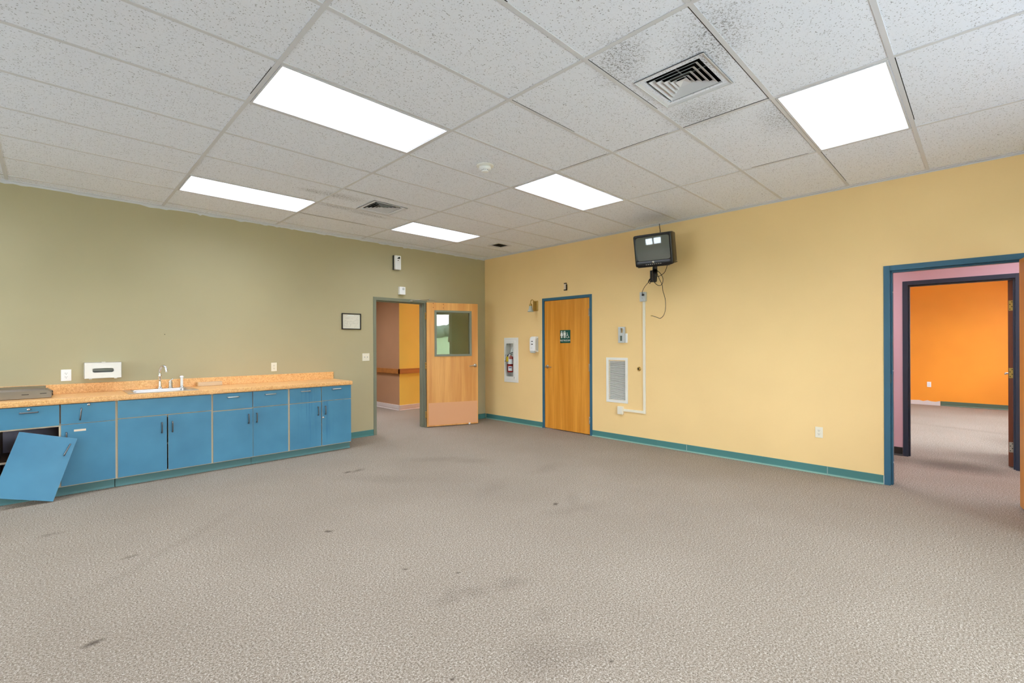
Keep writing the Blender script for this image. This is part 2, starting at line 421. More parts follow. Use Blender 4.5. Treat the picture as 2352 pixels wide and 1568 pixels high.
# ceiling tiles sit a little above the grid
LIGHTS = []
for ix in (-2, 0, 2):
    for jy in (-7 + 4 * k for k in range(4)):
        if jy == -7: continue
        x = GX + ix * 1.2192; y = GY + jy * .6096
        LIGHTS.append((x, y))
lh = [(x + .03, x + 1.2192 - .03, y + .03, y + .6096 - .03) for x, y in LIGHTS]
VENTS = [(-3.092, -5.355), (-3.078, -1.665)]
vh = [(x - .17, x + .17, y - .17, y + .17) for x, y in VENTS]
eh = [(-.765, -.535, -1.205, -.995)]
b = BM(); slab(b, 2, H + .003, H + .03, XW, 0, YS, 0, lh + vh + eh); struct('ceiling', b, 'acoustic_tile')
b = BM(); slab(b, 2, H + .5, H + .55, XW - .2, XE + .3, YS - .2, 4.6); struct('ceiling_deck', b, 'backing_grey')
b = BM(); slab(b, 2, 2.72, 2.74, WT, XE, -8.4, -1.6, [(.5, 1.1, -5.6, -4.4), (3.4, 4.6, -7.3, -6.7), (5.4, 6.6, -5.6, -5.0), (5.8, 7.0, -7.5, -6.9), (2.8, 4.0, -4.9, -4.3), (2.5, 3.7, -6.3, -5.7), (.5, 1.1, -7.9, -6.7)]); struct('ceiling_suite', b, 'acoustic_tile')
b = BM(); slab(b, 2, 2.72, 2.74, -6, 3.0, .14, 4.4, [(-2.4, -1.8, .6, 1.8), (-2.2, -1.6, 1.9, 3.1), (-4.2, -3.6, .9, 2.1), (.9, 1.5, .6, 1.8)]); struct('ceiling_hall', b, 'acoustic_tile')
# T-bar grid
b = BM(); g = .0125
x = GX - 1.2192 * 4
while x < 0:
    if x > XW: box(b, x - g, x + g, YS, 0, H - .001, H + .006)
    x += 1.2192
y = GY - .6096 * 7
while y < 0:
    if y > YS:
        xx = GX - 1.2192 * 5
        while xx < .1:
            a, c = max(xx + g, XW), min(xx + 1.2192 - g, 0)
            if c - a > .05: box(b, a, c, y - g, y + g, H - .0005, H + .006)
            xx += 1.2192
    y += .6096
struct('trim_1', b, 'grid_white')
# wall angle round the ceiling, white, with a lip on the wall
b = boxes((XW, 0, -.024, 0, H - .003, H + .004), (XW, 0, -.003, 0, H - .022, H), (-.024, 0, YS, -.024, H - .003, H + .004), (-.003, 0, YS, -.003, H - .012, H))
struct('trim_2', b, 'grid_white')
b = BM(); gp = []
def gap_shade(x0, x1, y0, y1): box(b, x0, x1, y0, y1, H + .0015, H + .0034)  # thin dark strip standing in for the shadow between tile and bar
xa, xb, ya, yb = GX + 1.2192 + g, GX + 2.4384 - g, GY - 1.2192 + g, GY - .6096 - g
gap_shade(xa, xb, ya, ya + .005); gap_shade(xa, xa + .004, ya, yb); gap_shade(xb - .005, xb, ya, yb); gap_shade(xa, xa + .8, yb - .003, yb)
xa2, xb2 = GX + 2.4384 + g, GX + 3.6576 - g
gap_shade(xa2, xa2 + .004, ya - 1.2, ya - .6096 - .03); gap_shade(xa2, xb2, ya + .0, ya + .003)
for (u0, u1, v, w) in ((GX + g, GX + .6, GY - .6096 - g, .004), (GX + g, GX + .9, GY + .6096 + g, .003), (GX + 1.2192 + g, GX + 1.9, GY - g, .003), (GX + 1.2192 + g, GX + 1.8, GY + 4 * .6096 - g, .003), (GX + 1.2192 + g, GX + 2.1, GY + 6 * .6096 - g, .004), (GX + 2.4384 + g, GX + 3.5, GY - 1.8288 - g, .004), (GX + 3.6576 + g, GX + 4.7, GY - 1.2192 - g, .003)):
    gap_shade(u0, u1, v - w, v)
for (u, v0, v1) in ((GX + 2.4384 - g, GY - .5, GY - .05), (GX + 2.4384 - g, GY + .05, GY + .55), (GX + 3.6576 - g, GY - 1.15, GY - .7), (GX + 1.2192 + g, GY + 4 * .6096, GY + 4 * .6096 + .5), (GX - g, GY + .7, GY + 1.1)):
    gap_shade(u - .003, u, v0, v1)
struct('trim_3', b, 'dark_hole', label='dark strips drawn for the shade in gaps beside crooked ceiling tiles')
b = BM(); pts = [(XW, H), (XW, H - .03)]
u = XW
while u < -.05:
    u += random.uniform(.02, .09); pts.append((min(u, 0), H - .024 - max(0, random.gauss(.002, .006))))
pts += [(0, H - .024), (0, H)]
prism(b, pts, 'y', -.0012, .0005); struct('trim_4', b, 'grid_white', label='ragged white paint edge along the top of the olive wall')
# walls
D1 = (-2.290, -1.332, 0, 2.128)       # opening of the hall door in the olive wall
b = BM(); slab(b, 1, 0, .14, XW, 0, 0, H + .5, [D1]); struct('wall_north', b, 'olive_paint')
D2 = (-2.442, -1.466, 0, 2.142)       # restroom door
D3 = (-6.937, -5.968, 0, 2.142)       # open door to the suite
EXH = (-.810, -.565, .775, 1.455)
EXH2 = (-3.03, -2.758, .59, 1.15)
b = BM(); slab(b, 0, 0, WT, YS, 0, 0, H + .5, [D2, D3, EXH, EXH2]); struct('wall_east', b, 'yellow_paint')
WIN_S = [(-3.45, -1.72, .85, 2.47), (-5.6, -3.8, .85, 2.47)]  # the second window is added to bring more daylight to the ceiling
WIN_W = [(-4.1, -2.85, .85, 2.2), (-2.65, -1.40, .85, 2.2)]
b = BM(); slab(b, 1, YS - .18, YS, XW, .125, 0, H + .5, WIN_S); struct('wall_south', b, 'olive_paint')
b = BM(); slab(b, 0, XW - .18, XW, YS, .14, 0, H + .5, WIN_W); struct('wall_west', b, 'olive_paint')
# suite beyond the east wall: passage, pink wall, orange room
PX = 1.63
D4 = (-6.928, -5.959, 0, 2.138)
b = BM(); slab(b, 0, PX, PX + .125, -8.4, -1.6, 0, 2.72, [D4]); struct('wall_pink', b, ['pink_paint'])
b = BM(); slab(b, 0, XE, XE + .12, -8.4, -1.6, 0, 2.72); struct('wall_orange', b, 'orange_paint')
b = BM(); slab(b, 1, -1.72, -1.6, WT, XE, 0, 2.72); struct('wall_suite_north', b, 'orange_paint')
b = BM(); slab(b, 1, -8.4, -8.28, WT, XE, 0, 2.72, [(2.6, 4.4, .9, 2.3), (5.4, 6.9, .9, 2.3)]); struct('wall_suite_south', b, 'orange_paint')
# restroom box behind its door is closed; the passage end stops at it
b = BM(); slab(b, 1, -4.2, -4.08, WT, PX, 0, 2.72); struct('wall_passage_end', b, 'pink_paint')
# hall beyond the olive wall
b = BM(); slab(b, 1, 2.067, 2.187, -.5990, 3.0, 0, 2.72); struct('wall_hall_east', b, 'mustard_paint')
b = BM(); slab(b, 0, -.60, -.48, 2.069, 3.12, 0, 2.72); struct('wall_hall_corner', b, 'tan_paint')
b = BM(); slab(b, 1, 3.12, 3.24, -6.0, -.48, 0, 2.72); struct('wall_hall_north', b, 'rust_paint')
b = boxes((-6.12, -6, .14, 3.24, 0, 2.72), (3.0, 3.12, .14, 2.187, 0, 2.72)); struct('wall_hall_ends', b, 'mustard_paint')
# baseboards
def base(name, segs, axis, face, sgn, h, mname, t=.008):
    b = BM()
    for (a, c) in segs:
        prof = [(0, 0), (-sgn * .018, 0), (-sgn * .017, .006), (-sgn * .0085, .02), (-sgn * t, .03), (-sgn * t, h - .003), (-sgn * (t - .003), h), (0, h)]
        pr = [(face + u, v) for u, v in prof]
        prism(b, pr, 'x' if axis == 'x' else 'y', a, c)
    return struct(name, b, mname)
ES = [(-.03, -1.448), (-2.460, -3.511), (-3.513, -3.939), (-3.941, -4.730), (-4.732, -4.839), (-4.841, -5.478), (-5.480, -5.948)]
base('baseboard_east', ES, 'y', 0, 1, .09, 'teal_base')
for (a, c) in ES:
    b = BM(); prism(b, [(-.0205, 0), (-.0205, .003), (-.0125, .014), (-.012, .012), (-.018, 0)], 'y', a, c)
    struct('trim_4', b, 'base_lip') if False else obj('cove_lip', b, 'base_lip', bpy.data.objects['baseboard_east'])
b = boxes(*[(-.009, -.001, y - .0012, y + .0012, .012, .086) for y in (-3.94, -5.479)], (-.0095, -.001, -5.9535, -5.949, 0, .088)); obj('seam_caulk', b, 'offwhite_enamel', bpy.data.objects['baseboard_east'])
base('baseboard_north', [(-2.93, -2.309), (-1.31, -.0)], 'x', 0, 1, .09, 'teal_base')
base('baseboard_toe', [(-6.21, -5.411), (-5.405, -4.181), (-4.177, -2.958)], 'x', -.545, 1, .10, 'teal_toe')
base('baseboard_pink', [(-5.94, -4.2)], 'y', PX, 1, .105, 'black_base')
base('baseboard_orange', [(-8.2, -5.975)], 'y', XE, 1, .1, 'green_base')
base('baseboard_hall', [(-.6, 3.0)], 'x', 2.067, 1, .11, 'cream_base', .014)
base('baseboard_hall_side', [(2.067, 3.12)], 'y', -.6, 1, .11, 'cream_base', .014)
base('baseboard_hall_back', [(-6, -.6)], 'x', 3.12, 1, .11, 'cream_base', .014)
# strip of the orange wall's foot where the base came off, ragged drywall showing
b = BM(); pts = [(-5.97, 0), (-5.97, .10)]
yy = -5.97
while yy < -4.2: yy += .07; pts.append((yy, .085 + random.uniform(-.012, .02)))
pts.append((-4.2, 0)); prism(b, pts, 'x', XE - .004, XE + .001); struct('trim_5', b, 'cream_base', label='bare pale strip where the base has come off')

# ------------------------------------------------------------------ door frames
def hollow_frame(bm, u0, u1, top, t0, t1, fw=.05, stop=.016, proj=.008, side='x'):
    """pressed steel frame: u along the wall, t through it (t0 room face, t1 far face); the opening is (u0,u1,0..top)"""
    def bx(a, c, p, q, z0, z1):
        if side == 'x': box(bm, a, c, p, q, z0, z1)
        else: box(bm, p, q, a, c, z0, z1)
    lo, hi = u0 - .015, u1 + .015
    for s, e in ((lo, lo + fw), (hi - fw, hi)):
        bx(s, e, t0 - proj, t1 + proj, 0, top + .015)
    bx(lo + fw, hi - fw, t0 - proj, t1 + proj, top + .015 - fw, top + .015)
    mid = (t0 + t1) / 2
    a, c = lo + fw, hi - fw
    bx(a, a + stop, mid - .03, mid + .03, 0, top + .015 - fw); bx(c - stop, c, mid - .03, mid + .03, 0, top + .015 - fw)
    bx(a + stop, c - stop, mid - .03, mid + .03, top - .001 - fw, top + .015 - fw)

def lever(parent, x, y, z, sx=1, outward=-1, name='handle', mt='satin_nickel', rose=.030):
    b = BM()
    lathe(b, [(0, 0), (rose, 0), (rose, .006), (rose * .8, .011), (.014, .013), (.011, .03), (.011, .048), (0, .052)], 24,
          Matrix.Translation((x, y, z)) @ Matrix.Rotation(math.pi / 2 * (1 if outward < 0 else -1), 4, 'X'))
    yo = y + outward * .045
    tube(b, [(x - sx * .012, yo, z), (x + sx * .02, yo, z + .002), (x + sx * .06, yo - outward * .003, z), (x + sx * .105, yo, z - .006), (x + sx * .118, yo + .0, z - .004)],
         lambda t: .0105 - .004 * t, 10)
    return obj(name, b, mt, parent)
def hinge(parent, x0, x1, y0, y1, z, hgt=.115, knuckle=None, nm='hinge', mt='brass', screws=None):
    b = boxes((x0, x1, y0, y1, z - hgt / 2, z + hgt / 2))
    if knuckle:
        for k in range(5):
            zz = z - hgt / 2 + k * hgt / 5
            cyl(b, (knuckle[0], knuckle[1], zz + .0006), (knuckle[0], knuckle[1], zz + hgt / 5 - .0006), .0075, seg=12)
    if screws:
        for (sx, sy, sz, ax) in screws:
            d = Vector((.0008, 0, 0)) if ax == 'x' else Vector((0, .0008, 0))
            cyl(b, Vector((sx, sy, z + sz)) - d, Vector((sx, sy, z + sz)) + d, .005, seg=10, mi=1)
    return obj(nm, b, [mt, 'dark_hole'], parent)

# door 1: hall door with a lite, standing open against the olive wall
dr = thing('door_1', 'oak veneer door with glazed upper panel, standing open in its sage green frame on the olive wall', 'door', (-1.811, 0, 0), 0, kind='structure')
def wl(bm, off): bmesh.ops.translate(bm, vec=-Vector(off), verts=bm.verts[:]); return bm
OFF1 = (-1.811, 0, 0)
b = BM(); hollow_frame(b, D1[0], D1[1], D1[3], 0, .14)
obj('frame', wl(b, OFF1), 'sage_frame', dr, .0015)
LD = math.atan2(-.328, .847)
T = .044
LW, LH = .907, 2.094
gx0, gx1, gz0, gz1 = .131, .791, 1.183, 1.966
b = BM(); slab(b, 1, 0, T, 0, LW, 0, LH, [(gx0 + .02, gx1 - .02, gz0 + .02, gz1 - .02)])
leaf = obj('leaf', b, 'door_oak', dr, .0012, loc=(-1.3575 + 1.811, -.060, .012), rot=(0, 0, LD))
b = BM(); slab(b, 1, -.010, T + .01, gx0, gx1, gz0, gz1, [(gx0 + .038, gx1 - .038, gz0 + .035, gz1 - .035)])
obj('lite_frame', b, 'sage_frame', leaf, .002)
b = boxes((gx0 + .03, gx1 - .03, T / 2 - .003, T / 2 + .003, gz0 + .03, gz1 - .03)); obj('glass', b, 'door_glass', leaf)
mat('plate_plastic', srgb(226, 168, 122), .3)
b = boxes((.026, .894, -.0018, 0, .02, .397)); obj('kick_plate', b, 'plate_plastic', leaf, label='pinkish clear plastic kick plate')
for sx, sz in ((.112, 2.078), (.286, 2.070), (.112, 2.012), (.286, 2.008)):
    b = BM(); cyl(b, (sx, -.0006, sz), (sx, .001, sz), .006, seg=12); obj('screw_hole', b, 'dark_hole', leaf)
lever(leaf, .855, 0, 1.015, -1)
b = BM(); cyl(b, (.746, .01, -.008), (.746, .01, .03), .012, seg=12); box(b, .73, .762, -.006, .02, .0, .022); obj('door_stop', b, 'white_plastic', leaf, label='small white door stop')
for hz in (1.88, 1.04, .21):
    hinge(dr, -1.361 + 1.811, -1.345 + 1.811, -.012, -.009, hz, knuckle=(-1.351 + 1.811, -.017),
          screws=[(-1.356 + 1.811, -.0125, s, 'y') for s in (-.04, -.013, .013, .04)])
# closer arm, left hanging without its body
b = BM(); cyl(b, (-1.63 + 1.811, -.008, 2.118), (-1.63 + 1.811, -.034, 2.118), .014, seg=16); box(b, -1.655 + 1.811, -1.605 + 1.811, -.014, -.008, 2.107, 2.130)
cyl(b, (-1.63 + 1.811, -.026, 2.110), (-1.63 + 1.811, -.026, 2.135), .010, seg=12)
tube(b, [(-1.63 + 1.811, -.03, 2.128), (-1.324 + 1.811, -.10, 2.150)], .0055, 8, False)
cyl(b, (-1.324 + 1.811, -.10, 2.132), (-1.324 + 1.811, -.10, 2.166), .009, seg=12)
tube(b, [(-1.324 + 1.811, -.10, 2.14), (-1.27 + 1.811, -.112, 2.140), (-1.21 + 1.811, -.112, 2.130), (-1.19 + 1.811, -.110, 2.112)], .006, 8)
obj('closer_arm', b, 'satin_nickel', dr)

# door 2: restroom door, closed.  local x along -Y
dr = thing('door_2', 'closed amber wood restroom door with a green sign, in a teal steel frame', 'door', (0, -1.954, 0), E90, kind='structure')
# local x = -(y+1.954); opening x -0.488..0.488
b = BM(); hollow_frame(b, -.488, .488, D2[3], 0, WT, fw=.044); obj('frame', b, 'teal_frame', dr, .0015)
b = boxes((-.456, .456, .002, .046, .012, 2.108)); leaf = obj('leaf', b, 'door_amber', dr, .0012)
lever(leaf, -.397, .002, 1.024, 1, mt='satin_nickel')
for hz in (1.882, 1.035, .227): hinge(dr, .446, .466, -.011, -.008, hz, .115, (.458, -.012), mt='satin_nickel')
# sign
sg = obj('sign', boxes((-.121, .085, -.004, .002, 1.414, 1.621)), 'sign_green', leaf, .0005, label='dark green RESTROOM sign with white pictograms')
b = BM()
text_mesh(b, 'RESTROOM', .040, (-.018, -.0046, 1.452))
def man(cx, w, skirt):
    cyl(b, (cx, -.0052, 1.597), (cx, -.004, 1.597), .0105, seg=16)
    z0, z1 = 1.492, 1.583
    if skirt: prism(b, [(cx - .014, z1), (cx + .014, z1), (cx + .022, 1.548), (cx + .024, 1.530), (cx + .012, 1.528), (cx + .009, z0), (cx - .009, z0), (cx - .012, 1.528), (cx - .024, 1.530), (cx - .022, 1.548)], 'y', -.0052, -.004)
    else: prism(b, [(cx - .019, z1), (cx + .019, z1), (cx + .020, 1.535), (cx + .012, 1.535), (cx + .011, z0), (cx - .011, z0), (cx - .012, 1.535), (cx - .020, 1.535)], 'y', -.0052, -.004)
man(-.088, 0, True); man(-.024, 0, False)
prism(b, [(-.058, 1.494), (-.053, 1.494), (-.053, 1.606), (-.058, 1.606)], 'y', -.0052, -.004)
# wheelchair symbol
cx, cz, R = .030, 1.518, .024
ring = [(cx + R * math.cos(a), cz + R * math.sin(a)) for a in [math.radians(100 + k * 22) for k in range(12)]]
tube(b, [(u, -.0045, v) for u, v in ring], .0028, 6, False)
cyl(b, (.024, -.0052, 1.572), (.024, -.004, 1.572), .008, seg=12)
tube(b, [(.024, -.0045, 1.560), (.028, -.0045, 1.528), (.048, -.0045, 1.526), (.058, -.0045, 1.500), (.070, -.0045, 1.505)], .0032, 6, False)
tube(b, [(.026, -.0045, 1.548), (.046, -.0045, 1.546)], .0028, 6, False)
obj('lettering', b, 'sign_white', sg, label='white pictograms and the word RESTROOM')

# door 3: door at the right edge of the photo, open into the room
dr = thing('door_3', 'teal steel frame at the right of the yellow wall with its amber wood door swung into the room', 'door', (0, -6.4525, 0), E90, kind='structure')
b = BM(); hollow_frame(b, -.4845, .4845, D3[3], 0, WT); obj('frame', b, 'teal_frame', dr, .0015)
# leaf hinged at y=-6.86.., direction (-.99,-.14)
a3 = math.atan2(-.14, -.89)        # world angle
b = boxes((0, .91, 0, .044, 0, 2.09)); leaf = obj('leaf', b, 'door_amber', dr, .004, seg=3)
leaf.matrix_parent_inverse = Matrix.Identity(4)
wm = Matrix.Translation((-.022, -6.862, .012)) @ Matrix.Rotation(a3, 4, 'Z')
leaf.matrix_basis = (Matrix.Translation((0, -6.4525, 0)) @ Matrix.Rotation(E90, 4, 'Z')).inverted() @ wm
lever(leaf, .84, .044, 1.0, -1, 1); lever(leaf, .84, 0, 1.0, -1, -1)
for hz in (1.88, 1.04, .21): hinge(dr, .418, .434, -.012, -.009, hz, .115, (.430, -.017))
b = boxes((-.4502, -.4478, .030, .062, 1.005, 1.091)); obj('strike_plate', b, 'brass', dr)
for zz in (1.898, 1.125, .222):
    b = BM(); cyl(b, (-.434, .038, zz), (-.429, .038, zz), .007, seg=12); obj('silencer', b, 'grey_plastic', dr)

# door 4: navy frame in the pink wall, brown door folded away into the orange room
dr = thing('door_4', 'navy steel door frame in the pink wall, its red-brown door seen edge on', 'door', (PX, -6.4435, 0), E90, kind='structure')
b = BM(); hollow_frame(b, -.4845, .4845, D4[3], 0, .125); obj('frame', b, 'navy_frame', dr, .0015)
b = boxes((0, .88, 0, .045, 0, 2.08)); leaf = obj('leaf', b, 'door_red', dr, .001)
wm = Matrix.Translation((PX + .140, -6.886, .012)) @ Matrix.Rotation(math.radians(-3.0), 4, 'Z')
leaf.matrix_basis = (Matrix.Translation((PX, -6.4435, 0)) @ Matrix.Rotation(E90, 4, 'Z')).inverted() @ wm
for i, hz in enumerate((1.81, 1.055, .226)):
    hinge(leaf, -.0025, 0, .004, .040, hz - .012, .113, (-.004, .0), mt=('brass', 'brass', 'satin_nickel')[i],
          screws=[(-.0026, .030, -.04, 'x'), (-.0026, .014, -.013, 'x'), (-.0026, .030, .013, 'x'), (-.0026, .014, .04, 'x')])
lever(leaf, .82, .045, 1.0, -1, 1)

# ------------------------------------------------------------------ windows behind the camera, one south window added for daylight
def window(n, axis, face0, face1, u0, u1, z0, z1, mull=1):
    o = thing('window_%d' % n, 'white framed window', 'window', kind='structure')
    b = BM(); d0, d1 = min(face0, face1) - .01, max(face0, face1) + .012
    slab(b, axis, d0, d1, u0 - .04, u1 + .04, z0 - .04, z1 + .04, [(u0 + .03, u1 - .03, z0 + .03, z1 - .03)])
    obj('window_frame', b, 'offwhite_enamel', o)
    m = (face0 + face1) / 2
    b = BM(); slab(b, axis, m - .003, m + .003, u0 + .03, u1 - .03, z0 + .03, z1 - .03); obj('pane', b, 'window_glass', o)
    return o
for k, w in enumerate(WIN_S): window(1 + k, 1, YS - .18, YS, *w)
for k, w in enumerate(WIN_W): window(4 + k, 0, XW - .18, XW, *w)
window(7, 1, -8.4, -8.28, 2.6, 4.4, .9, 2.3); window(8, 1, -8.4, -8.28, 5.4, 6.9, .9, 2.3)
# outdoors, seen only in reflections
b = boxes((-60, 60, -60, YS - .2, -.25, -.13), (-60, XW - .2, YS - .2, 60, -.25, -.13)); struct('ground_outside', b, 'asphalt')  # ground kept pale to bounce daylight up through the windows
b = BM(); prism(b, [(-60, 2.8), (-33, 2.1), (-19, .2), (-17, -.13), (-60, -.13)], 'x', -50, 30); struct('lawn_outside', b, 'lawn')
random.seed(7)
b = BM(); hx = -24.0
while hx < 16:
    r = random.uniform(.7, 1.1); q = random.uniform(-33.5, -31.5)
    bmesh.ops.create_icosphere(b, subdivisions=2, radius=r, matrix=Matrix.Translation((hx, q, 2.4 + random.uniform(-.2, .3))) @ Matrix.Diagonal((1.3, 1, random.uniform(.8, 1.2), 1)))
    hx += r * 1.1
hg = obj('hedge', b, 'hedge'); tag(hg, 'grey-green hedge beyond the lawn, seen only reflected in the door glass', 'hedge', kind='stuff')
def tree(x, y, z, hgt):
    t = thing('bare_tree', 'leafless winter tree beyond the lawn, seen only reflected in the door glass', 'tree', (x, y, z))
    tr = BM(); tube(tr, [(0, 0, 0), (.05, 0, hgt * .3), (0, .05, hgt * .5)], lambda q: .16 - .07 * q, 8); obj('trunk', tr, 'bark', t)
    br = BM()
    def grow(p, d, L, r, n):
        e = p + d * L; tube(br, [p, p + d * L * .5 + Vector((random.uniform(-.08, .08), random.uniform(-.08, .08), .05)), e], lambda q: r * (1 - .4 * q), 5, n=3)
        if n:
            for _ in range(3): grow(e, (d + Vector((random.uniform(-.8, .8), random.uniform(-.8, .8), random.uniform(-.1, .5)))).normalized(), L * .68, r * .6, n - 1)
    for _ in range(4): grow(Vector((0, .03, hgt * .48)), Vector((random.uniform(-.7, .7), random.uniform(-.7, .7), 1)).normalized(), hgt * .2, .07, 3)
    obj('branches', br, 'bark', t)
tree(-3.6, -29, 1.5, 6)

# ================================================================== CEILING FITTINGS
where = {(0, 1): 'nearest the top of the photo, above the middle of the room', (0, 5): 'close to the olive wall, above the sink counter',
         (2, 1): 'in the middle of the room, towards the yellow wall', (2, 5): 'close to the corner of the olive and yellow walls, smallest looking',
         (0, -3): 'straight above the camera, outside the photo', (-2, -3): 'behind the camera, nearest the west windows',
         (-2, 1): 'left of the photo, over the middle of the west side', (-2, 5): 'left of the photo, nearest the olive wall',
         (2, -3): 'near the right edge, above the way to the right-hand doorway'}
proto = None
def fixture(x, y, label, z=H, wx=1.2192, wy=.6096):
    global proto
    if proto is None:
        t = thing('ceiling_light', '', 'ceiling light', (0, 0, 0), 0, 'fluorescent troffers in the ceiling grid')
        b = BM(); slab(b, 2, -.004, .012, -.594, .594, -.289, .289, [(-.583, .583, -.276, .276)]); obj('lens_frame', b, 'grid_white', t, .001)
        b = BM(); slab(b, 2, .006, .009, -.583, .583, -.276, .276); obj('diffuser', b, 'lamp_lens', t)
        b = BM(); slab(b, 2, .09, .10, -.594, .594, -.289, .289); slab(b, 1, .280, .289, -.594, .594, .012, .09); slab(b, 1, -.289, -.280, -.594, .594, .012, .09)
        obj('housing', b, 'grid_white', t); proto = t; o = t
    else: o = copy_tree(proto)
    o.location = (x, y, z); o['label'] = label
    return o
for (x, y) in LIGHTS:
    ix = round((x - GX) / 1.2192); jy = round((y - GY) / .6096)
    fixture(x + .6096, y + .3048, 'rectangular fluorescent ceiling light ' + where.get((ix, jy), 'outside the photo'))
# unseen suite and hall lights, added to brighten the side rooms
o = fixture(.8, -5.0, 'unseen fluorescent ceiling light added over the pink passage', 2.72); o.rotation_euler.z = math.pi / 2
fixture(4.0, -7.0, 'unseen fluorescent ceiling light added over the carpet of the orange room', 2.72)
fixture(6.0, -5.3, 'unseen fluorescent ceiling light added near the orange wall', 2.72)
fixture(3.1, -6.0, 'unseen fluorescent ceiling light added just inside the orange room', 2.72)
o = fixture(.8, -7.3, 'unseen fluorescent ceiling light added over the near end of the pink passage', 2.72); o.rotation_euler.z = math.pi / 2
fixture(6.4, -7.2, 'unseen fluorescent ceiling light added in the deep corner of the orange room', 2.72)
fixture(3.4, -4.6, 'unseen fluorescent ceiling light added in the near part of the orange room', 2.72)
o = fixture(-2.1, 1.2, 'unseen fluorescent ceiling light added in the hall behind the olive wall', 2.72); o.rotation_euler.z = math.pi / 2
o = fixture(-1.9, 2.5, 'unseen fluorescent ceiling light added in the hall recess', 2.72); o.rotation_euler.z = math.pi / 2
o = fixture(-3.9, 1.5, 'unseen fluorescent ceiling light added in the hall further from the oak door', 2.72); o.rotation_euler.z = math.pi / 2
o = fixture(1.2, 1.2, 'unseen fluorescent ceiling light added in the far hall', 2.72); o.rotation_euler.z = math.pi / 2

def frustum_ring(bm, r_in, z_in, r_out, z_out, th=.003, mi=0):
    """square louvre ring: four sloped blades"""
    A = [(-1, -1), (1, -1), (1, 1), (-1, 1)]
    P = []
    for r, z in ((r_out, z_out), (r_in, z_in), (r_in, z_in + th), (r_out, z_out + th)):
        P.append([bm.verts.new((sx * r, sy * r, z)) for sx, sy in A])
    for k in range(4):
        for i in range(4): bm.faces.new((P[k][i], P[k][(i + 1) % 4], P[(k + 1) % 4][(i + 1) % 4], P[(k + 1) % 4][i])).material_index = mi
def diffuser(x, y, label):
    t = thing('air_diffuser', label, 'air vent', (x, y, H), 0, 'square supply diffusers in the ceiling')
    b = BM(); frustum_ring(b, .168, .012, .216, -.004, .004); box(b, -.216, .216, -.216, -.210, -.006, 0); box(b, -.216, .216, .210, .216, -.006, 0); box(b, -.216, -.210, -.21, .21, -.006, 0); box(b, .210, .216, -.21, .21, -.006, 0)
    obj('flange', b, 'grid_white', t)
    b = BM(); slab(b, 2, .13, .14, -.17, .17, -.17, .17); box(b, -.17, -.168, -.17, .17, .012, .13); box(b, .168, .17, -.17, .17, .012, .13); box(b, -.168, .168, -.17, -.168, .012, .13); box(b, -.168, .168, .168, .17, .012, .13)
    obj('duct', b, 'dark_hole', t)
    for k, r in enumerate((.152, .120, .088, .058)):
        b = BM(); frustum_ring(b, r - .024, .016, r, -.001, .0018); obj('louvre', b, 'grid_white', t)
    b = BM(); frustum_ring(b, .001, .012, .036, .0, .0022); obj('centre_plate', b, 'grid_white', t)
    b = boxes((-.16, .16, -.004, .004, .04, .044), (-.004, .004, -.16, .16, .044, .048)); obj('bracket', b, 'backing_grey', t)
    return t
diffuser(*VENTS[0], 'large looking square white air diffuser in a dirt-speckled ceiling tile, above the middle right')
diffuser(*VENTS[1], 'small looking square white air diffuser near the olive wall, dirt smudges beside it')
t = thing('exhaust_grille', 'dark square exhaust grille in the ceiling close to the far corner', 'air vent', (-.65, -1.10, H))
b = BM(); slab(b, 2, -.004, .004, -.150, .150, -.140, .140, [(-.118, .118, -.108, .108)]); obj('frame', b, 'grid_white', t, .001)
b = BM()
for k in range(9): prism(b, [(-.108 + k * .0235, .004), (-.104 + k * .0235, .002), (-.090 + k * .0235, .020), (-.094 + k * .0235, .022)], 'x', -.118, .118)
obj('slats', b, 'black_matte', t)
b = boxes((-.118, .118, -.108, .108, .05, .06)); obj('filter', b, 'dark_hole', t)
t = thing('smoke_detector', 'round white smoke detector on the ceiling between the two middle lights', 'smoke detector', (-3.084, -3.504, H))
b = BM(); lathe(b, [(0, 0), (.078, 0), (.078, -.006), (.070, -.012), (.052, -.014), (0, -.014)], 32); obj('base_plate', b, 'offwhite_enamel', t)
b = BM(); lathe(b, [(0, -.010), (.052, -.012), (.054, -.030), (.044, -.040), (.034, -.042), (.034, -.052), (.026, -.058), (0, -.059)], 32); obj('body', b, 'white_plastic', t)
b = BM()
for k in range(12):
    a = 2 * math.pi * k / 12; cyl(b, (.033 * math.cos(a), .033 * math.sin(a), -.047), (.0355 * math.cos(a), .0355 * math.sin(a), -.047), .0035, seg=8)
obj('smoke_slot', b, 'dark_hole', t)

# ================================================================== KITCHEN RUN
def pull(parent, x, z, L=.102, vert=True, tilt=0.0, y=-.630, out=.026, mt='dark_pull', name='handle'):
    b = BM(); a = L / 2
    pts = [(0, 0, -a), (0, -out * .7, -a), (0, -out, -a + .008), (0, -out, a - .008), (0, -out * .7, a), (0, 0, a)]
    if not vert: pts = [(p[2], p[1], 0) for p in pts]
    tube(b, pts, .0062, 8, True, 4)
    R = Matrix.Rotation(tilt, 4, 'Y'); bmesh.ops.transform(b, matrix=Matrix.Translation((x, y, z)) @ R, verts=b.verts[:])
    return obj(name, b, mt, parent)
def lock(parent, x, z, y=-.630, r=.0125):
    b = BM(); lathe(b, [(0, 0), (r, 0), (r, .004), (r * .8, .009), (0, .010)], 20, Matrix.Translation((x, y, z)) @ Matrix.Rotation(math.pi / 2, 4, 'X'))
    box(b, x - .0012, x + .0012, y - .0112, y - .009, z - .004, z + .004, 1)
    return obj('lock', b, ['chrome', 'dark_hole'], parent)
